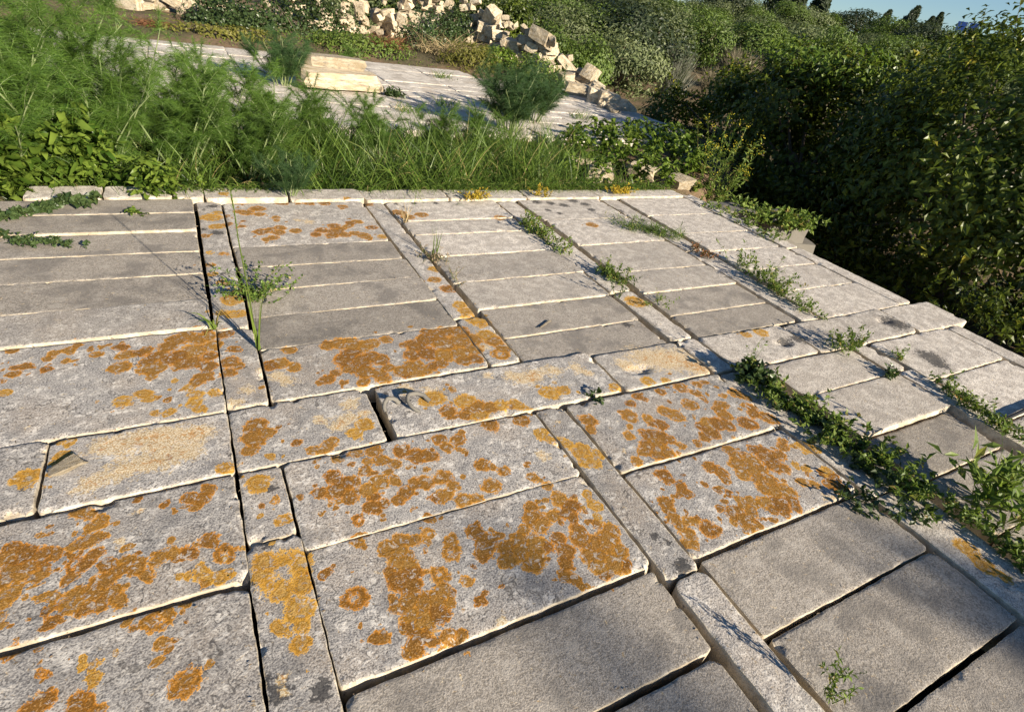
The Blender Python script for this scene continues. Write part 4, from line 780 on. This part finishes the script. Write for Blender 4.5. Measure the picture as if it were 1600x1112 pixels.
def leafy_mound(name, label, cat, loc, rx, ry, rz, n, L, W, mat, seed, group=None, clumps=26):
    t = thing(name, label, cat, loc, 0, group); lf = MB(); P, D, Nn, l, w_, tn, c = clumped(n, rx, ry, rz, clumps, L, W, seed, zmin=-.1)
    add_leaves(lf, P, D, Nn, l, w_, tn); lf.build('foliage', MAT[mat], t)
    st = MB()
    for q in c[:10]:
        e = np.array([q[0], q[1], max(.05, q[2])]); add_tube(st, np.array([[0, 0, -.1], e * .5 + [0, 0, .05], e]), .012, .004, 4)
    st.build('stem', BARK, t); return t
leafy_mound('ivy_mass', 'dark ivy smothering the rubble wall in the upper left middle', 'ivy', (2.6, 15.7, .1), 1.9, .9, .85, 7000, .085, .075, 'ivy', 51)
leafy_mound('ivy_mass', 'ivy hanging at the left of the dark ivy beside cream blocks', 'ivy', (1.0, 15.9, .05), .9, .7, .55, 2600, .085, .075, 'ivy', 52)
leafy_mound('yellowing_weeds', 'yellowing weeds at the foot of the ivy by the terrace edge', 'weeds', (.8, 14.1, .1), 1.5, .5, .18, 1100, .08, .05, 'yellow', 53)
leafy_mound('green_weeds', 'green weeds in front of the ivy behind the cream blocks', 'weeds', (3.6, 14.0, .1), 1.2, .6, .32, 2000, .09, .05, 'weed', 54)
leafy_mound('ivy_mass', 'ivy and grey twigs growing over the middle of the rubble wall', 'ivy', (5.7, 15.3, .2), .9, .6, .75, 2400, .08, .06, 'ivy', 55)
leafy_mound('yellowing_weeds', 'ochre and green weeds beside the dry bush below the rubble', 'weeds', (6.1, 13.6, .1), .8, .5, .45, 2200, .11, .03, 'yellow', 56)
leafy_mound('green_weeds', 'green weeds growing over the right end of the rubble wall', 'weeds', (7.3, 12.6, .15), .5, .8, .4, 1500, .08, .045, 'weed', 58)
leafy_mound('ivy_mass', 'small patch of ivy over the back corner of the rubble wall', 'ivy', (6.7, 16.2, .5), .6, .5, .6, 1500, .08, .07, 'ivy', 59)
leafy_mound('green_weeds', 'bright weeds at the foot of the rubble beside the dark fennel', 'weeds', (7.0, 14.0, .15), .5, .5, .35, 1300, .09, .05, 'broad', 60)
def dry_bush(name, label, loc, n, h, mat, seed, lean=.6, wd=.012, group=None):
    global rng
    keep = rng; rng = np.random.default_rng(seed); mb = MB(); P = np.concatenate([rng.normal(0, h * .28, (n, 2)), np.zeros((n, 1))], 1); a = rng.uniform(0, 6.28, n)
    D = np.stack([np.cos(a) * lean, np.sin(a) * lean, np.ones(n)], 1); add_blades(mb, P, D, h * rng.uniform(.4, 1.1, n), wd, rng.uniform(.1, .9, n), 4)
    rng = keep; t = thing(name, label, 'dry plant', loc, 0, group); mb.build('stem', MAT[mat], t); return t
dry_bush('dry_bush', 'tangle of pale grey dead stems in front of the rubble wall', (5.9, 14.6, .15), 600, 1.0, 'straw', 61, .9)
dry_bush('dead_stems', 'rusty red dead stems left of the pale dry tangle', (4.4, 14.6, .15), 420, .62, 'rust', 62, .9)
dry_bush('dead_stems', 'brown litter of dead stems at the back edge of the terrace left', (-.3, 14.2, .1), 500, .35, 'rust', 63, 1.4)
dry_bush('dry_bush', 'dry brushwood at the lower end of the rubble wall', (8.7, 9.4, -.6), 420, .85, 'straw', 64, 1.0)
dry_bush('dry_bush', 'brown dry brush beside the rubble wall end before the hedge', (9.6, 9.9, -1.0), 420, .9, 'dry', 65, 1.0)
dry_bush('bare_twigs', 'bare grey twigs sticking up at the foot of the dark hedge', (5.45, 2.6, -.75), 90, .8, 'dry', 66, .8, .008)
leafy_mound('green_weeds', 'yellow green weeds among the dry brush at the end of the rubble', 'weeds', (9.2, 8.9, -1.1), .7, .7, .9, 2200, .09, .05, 'broad', 57)

# ---------------------------------------------------------------- the hedge at the right: big leafy trees below the pavement
def big_tree(name, label, cat, loc, rx, ry, rz, zc, n, L, W, mat, seed, clumps=60, trunk_h=1.2, group=None):
    t = thing(name, label, cat, loc, 0, group); lf = MB(); P, D, Nn, l, w_, tn, c = clumped(n, rx, ry, rz, clumps, L, W, seed, .66, .125)
    add_leaves(lf, P + [0, 0, zc], D, Nn, l, w_, tn); s2 = MB()
    for q in c[c[:, 2] > .15 * rz]:          # long shoots standing out of the crown
        for _ in range(3):
            cv = curve(q * .95 + [0, 0, zc], unit((q / [rx, ry, rz])[None, :])[0] + rng.normal(0, .4, 3) + [0, 0, .7], rng.uniform(.3, .6), 6, .3, .12); add_tube(s2, cv, .006, .002, 4); m_ = 14; tt = rng.uniform(.2, 1, m_) * 5; ii = np.minimum(4, tt.astype(int)); PP = cv[ii] + (cv[ii + 1] - cv[ii]) * (tt - ii)[:, None]
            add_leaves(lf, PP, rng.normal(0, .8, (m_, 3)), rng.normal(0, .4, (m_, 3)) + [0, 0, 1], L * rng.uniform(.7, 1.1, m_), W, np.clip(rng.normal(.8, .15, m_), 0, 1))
    lf.build('crown', MAT[mat], t); s2.build('shoots', BARK, t)['kind'] = 'stuff'; st = MB()
    add_tube(st, np.array([[0, 0, -.2], [.05, .02, trunk_h * .5], [0, .05, trunk_h]]), .13, .09, 8)
    for q in c[:14]:
        e = q * .85 + [0, 0, zc]; m_ = np.array([q[0] * .3, q[1] * .3, trunk_h * .6 + zc * .4]); add_tube(st, np.array([[0, .05, trunk_h * .9], m_, e]), .05, .012, 5)
    st.build('trunk', BARK, t, smooth=True); return t
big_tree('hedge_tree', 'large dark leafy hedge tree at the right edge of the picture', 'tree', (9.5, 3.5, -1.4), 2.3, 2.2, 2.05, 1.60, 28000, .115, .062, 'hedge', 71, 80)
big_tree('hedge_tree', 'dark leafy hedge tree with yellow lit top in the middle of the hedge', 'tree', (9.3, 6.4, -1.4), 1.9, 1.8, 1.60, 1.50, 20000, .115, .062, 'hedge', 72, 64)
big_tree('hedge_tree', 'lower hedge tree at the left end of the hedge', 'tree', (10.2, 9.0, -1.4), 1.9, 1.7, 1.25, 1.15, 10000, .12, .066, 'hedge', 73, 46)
big_tree('hedge_tree', 'unseen hedge tree added beyond the right side to block the sun', 'tree', (10.0, .6, -1.4), 2.2, 2.0, 2.0, 1.75, 15000, .11, .065, 'hedge', 74, 64)  # out of view, added to keep direct sun off the visible hedge
big_tree('hedge_tree', 'unseen tall tree added farther right to lengthen and shade the hedge', 'tree', (10.6, -2.4, -1.4), 2.1, 2.0, 2.0, 1.8, 9000, .12, .075, 'hedge', 77, 60)  # out of view, added sunward so the hedge face falls darker
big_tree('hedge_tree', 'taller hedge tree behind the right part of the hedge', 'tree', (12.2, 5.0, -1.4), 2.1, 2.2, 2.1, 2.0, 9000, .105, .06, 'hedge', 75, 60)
mb = MB(); P, D, Nn, l, w_, tn, c = clumped(1100, 1.2, 1.2, .30, 20, .105, .06, 76); t = thing('sunlit_hedge_leaves', 'paler yellow green leaves painting the sunlit top of the hedge', 'plant', (9.2, 6.7, 1.15)); add_leaves(mb, P + [0, 0, .30], D, Nn, l, w_, tn); mb.build('foliage', MAT['broad'], t)  # lighter leaf colour stands in for sunlight on the hedge top
# tree behind the camera whose branches shade the near right slabs
big_tree('shade_tree', 'tree behind the photographer whose branches cast soft shade', 'tree', (6.9, -14.9, -1.2), 1.5, 1.4, .9, 6.75, 1500, .17, .10, 'hedge', 79, 22, 5.4)

# ---------------------------------------------------------------- hillside trees
def tree_proto(kind, seed, n, shape, L, W, mat, clumps):
    r = np.random.default_rng(seed); lf = MB(); P, D, Nn, l, w_, tn, c = clumped(n, .5 * shape[0], .5 * shape[0], .5 * shape[1], clumps, L, W, seed, .45, .20)
    zc = 1 - .5 * shape[1]; add_leaves(lf, P + [0, 0, zc], D, Nn, l, w_, tn)
    st = MB(); add_tube(st, np.array([[0, 0, -.1], [.02, .01, zc * .5], [0, 0, zc]]), .04, .022, 6)
    for q in c[:7]: add_tube(st, np.array([[0, 0, zc * .5], q * .5 + [0, 0, zc * .85], q * .9 + [0, 0, zc]]), .016, .005, 4)
    return st.mesh('trunk', BARK, True), lf.mesh('crown', MAT[mat])
def twig_proto(seed, n, mat):
    global rng
    keep = rng; rng = np.random.default_rng(seed); lf = MB(); P = np.concatenate([rng.normal(0, .12, (n, 2)), rng.uniform(0, .4, (n, 1))], 1); D = np.concatenate([P[:, :2] * 2.4 + rng.normal(0, .16, (n, 2)), np.ones((n, 1))], 1)
    add_blades(lf, P, D, rng.uniform(.3, .62, n), .012, .1, 2); st = MB(); add_tube(st, np.array([[0, 0, -.1], [0, 0, .3]]), .03, .02, 5); rng = keep
    return st.mesh('trunk', BARK, True), lf.mesh('crown', MAT[mat])
def cypress_proto(seed):
    r = np.random.default_rng(seed); n = 2600; h = r.uniform(.08, 1, n) ** .8; rad = .20 * np.clip(h / .12, 0, 1) * (1.02 - h) ** .75; a = r.uniform(0, 6.28, n); q = r.uniform(.5, 1.1, n)
    lob = 1 + .25 * np.sin(a * 3 + h * 14); P = np.stack([np.cos(a) * rad * q * lob, np.sin(a) * rad * q * lob, h], 1); Nn = np.stack([np.cos(a), np.sin(a), .3 + 0 * a], 1); lf = MB()
    add_leaves(lf, P, r.normal(0, .3, (n, 3)) + [0, 0, 1], Nn + r.normal(0, .3, (n, 3)), .07, .035, r.random(n)); st = MB(); add_tube(st, np.array([[0, 0, -.1], [0, 0, .5], [0, 0, .95]]), .025, .006, 5)
    return st.mesh('trunk', BARK, True), lf.mesh('crown', MAT['darktree'])
PR = dict(olive=[tree_proto('olive', 201 + k, 3400, (1.15, .85), .060, .024, 'olive', 26) for k in range(3)], green=[tree_proto('green', 211 + k, 3400, (1.05, .92), .062, .034, 'shrub', 26) for k in range(3)],
          dark=[tree_proto('dark', 221 + k, 3400, (1.2, .85), .062, .034, 'darktree', 26) for k in range(2)], ivy=[tree_proto('ivy', 231, 5200, (1.0, .95), .05, .04, 'hedge', 30)],
          tan=[twig_proto(241, 1500, 'tan')], grey=[twig_proto(242, 1500, 'grey')], cyp=[cypress_proto(251), cypress_proto(252)])
def hill_tree(kind, px, pt, wpx, d, label, name, group=None, lean=None, cat='tree'):
    v, k = ray(px, pt); x, y = v[0] * d, v[1] * d; top = CAM_H + v[2] * d; gz = float(hgt(x, y)); H = max(.4, top - gz); Wd = wpx * d * k
    pr = PR[kind][int(rng.integers(len(PR[kind])))]; t = thing(name, label, cat, (x, y, gz), rng.uniform(0, 6.28) if not lean else 0, group, (Wd, Wd, H) if kind != 'cyp' else (H * 1.35, H * 1.35, H))
    if lean: t.rotation_euler = (0, lean, 0)
    link('trunk', pr[0], t); link('crown', pr[1], t); return t
named = [
 ('ivy', 795, -6, 110, 21, 'bright green ivy covered tree at the top behind the rubble wall', 'ivy_clad_tree'), ('ivy', 735, -20, 70, 22, 'dark ivy covered trunk tree at the top just right of the rubble', 'ivy_clad_tree'),
 ('green', 872, 38, 110, 18.5, 'green shrub directly behind the tumbled blocks of the wall', 'green_shrub'), ('olive', 900, 6, 130, 24, 'grey green olive behind the green shrub near the wall', 'olive_tree'),
 ('olive', 985, 40, 130, 22, 'rounded grey green olive shrub in the middle of the hillside foot', 'olive_shrub'), ('green', 925, 55, 90, 20, 'green shrub left of the rounded olive shrub', 'green_shrub'),
 ('grey', 1072, 52, 62, 26, 'pale grey twiggy shrub left of the brown soil patch', 'twiggy_shrub'), ('tan', 1172, 58, 66, 32, 'upright tan dry shrub above the brown soil patch', 'dry_shrub'), ('tan', 1128, 92, 50, 28, 'low tan dry bush left of the upright tan shrub', 'dry_shrub'),
 ('green', 1108, 18, 100, 40, 'bright green round tree on the lower hillside', 'green_tree'), ('green', 1200, 34, 85, 44, 'bright green tree right behind the upright tan shrub', 'green_tree'), ('olive', 1045, 20, 90, 36, 'olive tree left of the bright green round tree', 'olive_tree'),
 ('olive', 1255, 48, 80, 50, 'silvery olive right of the bright green trees', 'olive_tree'), ('dark', 1225, 75, 70, 38, 'dark tree below the silvery olive', 'dark_tree'), ('green', 1310, 45, 90, 40, 'yellow green tree peeking over the hedge', 'green_tree'),
 ('green', 1395, 55, 70, 45, 'yellowish tree behind the hedge below the leaning cypresses', 'green_tree'), ('olive', 1440, 62, 70, 60, 'olive behind the hedge right of the leaning cypresses', 'olive_tree'),
]
for kd, px, pt, wp, d, lab, nm in named: hill_tree(kd, px, pt, wp, d, lab, nm)
for (px, pt, d, ln, lab) in [(1232, -50, 110, .05, 'broad dark cypress on the ridge at the top edge of the picture'), (1258, -40, 118, .1, 'second dark cypress on the ridge just right of the broad one'), (1294, -30, 112, .12, 'broken topped cypress at the left end of the open sky'), (1381, 10, 105, .42, 'shorter wind bent cypress leaning right against the sky'), (1422, 0, 105, .48, 'tallest wind bent cypress leaning right against the sky'), (1452, 26, 100, .2, 'small cypress at the right of the leaning ones'), (1470, 22, 116, .05, 'thin cypress beside the white house')]:
    hill_tree('cyp', px, pt, 20, d, lab, 'cypress', 'cypresses on the ridge', ln)
kinds = ['olive', 'olive', 'green', 'dark', 'olive', 'green']
labs = dict(olive='grey green olive in the scrub covering the far hillside', green='mid green bush in the scrub covering the far hillside', dark='dark green tree in the scrub covering the far hillside')
nmz = dict(olive='olive_tree', green='green_bush', dark='dark_tree')
nh = 0; tries = 0
while nh < 260 and tries < 4000:
    tries += 1; az = math.radians(rng.uniform(12, 72)); d = 26 * (5.0 ** rng.random()); x, y = math.sin(az) * d, math.cos(az) * d
    if d < 42 and math.degrees(az) > 40: continue
    kd = kinds[int(rng.integers(len(kinds)))]; H = rng.uniform(2.0, 3.3) * (1.0 if d < 80 else 1.3); Wd = H * rng.uniform(1.2, 1.8)
    pr = PR[kd][int(rng.integers(len(PR[kd])))]; t = thing(nmz[kd], labs[kd], 'tree', (x, y, float(hgt(x, y)) - .1), rng.uniform(0, 6.28), kd + ' scrub on the far hillside', (Wd, Wd, H)); link('trunk', pr[0], t); link('crown', pr[1], t); nh += 1

# ---------------------------------------------------------------- white house with solar panels on the ridge
v, k = ray(1500, 66); d = 120; hx, hy = v[0] * d, v[1] * d; hz = float(hgt(hx, hy)); top = CAM_H + v[2] * d
def box(mb, c, sz, rx=0.0):
    q = np.array([[a, b, e] for a in (-.5, .5) for b in (-.5, .5) for e in (-.5, .5)]) * sz
    if rx: cs, sn = math.cos(rx), math.sin(rx); q = np.stack([q[:, 0], q[:, 1] * cs - q[:, 2] * sn, q[:, 1] * sn + q[:, 2] * cs], 1)
    mb.add(q + np.array(c), np.array([[0, 1, 3, 2], [4, 6, 7, 5], [0, 4, 5, 1], [2, 3, 7, 6], [0, 2, 6, 4], [1, 5, 7, 3]]))
hs = thing('white_house', 'white flat roofed house half hidden behind the hedge on the ridge', 'house', (hx, hy, hz), -1.05)
WHITE = flat('white_render', (.75, .74, .72), .8); GLASS = flat('window_glass', (.05, .07, .1), .15, .5); PANEL = flat('solar_glass', (.02, .045, .16), .2, .6); ALU = flat('aluminium', (.5, .5, .52), .4)
Hh = top - hz
mb = MB(); box(mb, (0, 0, Hh / 2), (9, 7, Hh)); mb.build('wall', WHITE, hs)
mb = MB(); box(mb, (0, 0, Hh + .15), (9.3, 7.3, .3)); mb.build('parapet', WHITE, hs)
for q in (-3, 0, 3):
    mb = MB(); box(mb, (q, -3.52, Hh * .55), (1.1, .06, 1.3)); wdw = mb.build('window', WHITE, hs); mb = MB(); box(mb, (q, -3.56, Hh * .55), (.9, .04, 1.1)); mb.build('pane', GLASS, wdw)
for q in (-.8, 0.8):
    mb = MB(); box(mb, (q, -.6, Hh + 1.9), (1.3, 2.2, .06), math.radians(38)); pn = mb.build('solar_panel', PANEL, hs); mb = MB(); box(mb, (q, -.3, Hh + 1.1), (.08, .08, 2.0)); mb.build('bracket', ALU, pn)

# ---------------------------------------------------------------- dry litter and grit caught in the joints
mb = MB(); n = 0
for (nm, x0, x1, y0, y1, z, kd) in SL:
    m_ = int(14 * (x1 - x0 + y1 - y0)); q = rng.random(m_); sd_ = rng.integers(0, 4, m_); off = np.abs(rng.normal(0, .02, m_))
    X = np.where(sd_ == 0, x0 + off, np.where(sd_ == 1, x1 - off, x0 + q * (x1 - x0))); Y = np.where(sd_ == 2, y0 + off, np.where(sd_ == 3, y1 - off, y0 + q * (y1 - y0)))
    zz = z * .6 if nm == 'kerb_stone' or abs(z) > .03 else z * .3
    P = np.stack([X, Y, np.full(m_, zz + .002)], 1); D = rng.normal(0, 1, (m_, 3)); D[:, 2] = np.abs(D[:, 2]) * .15
    add_leaves(mb, P, D, rng.normal(0, .3, (m_, 3)) + [0, 0, 1], rng.uniform(.004, .018, m_), rng.uniform(.002, .006, m_), fold=.1, droop=.05)
o = mb.build('litter', MAT['dry']); tag(o, 'dry grit and dead leaf bits caught along the slab joints', 'litter'); o['kind'] = 'stuff'
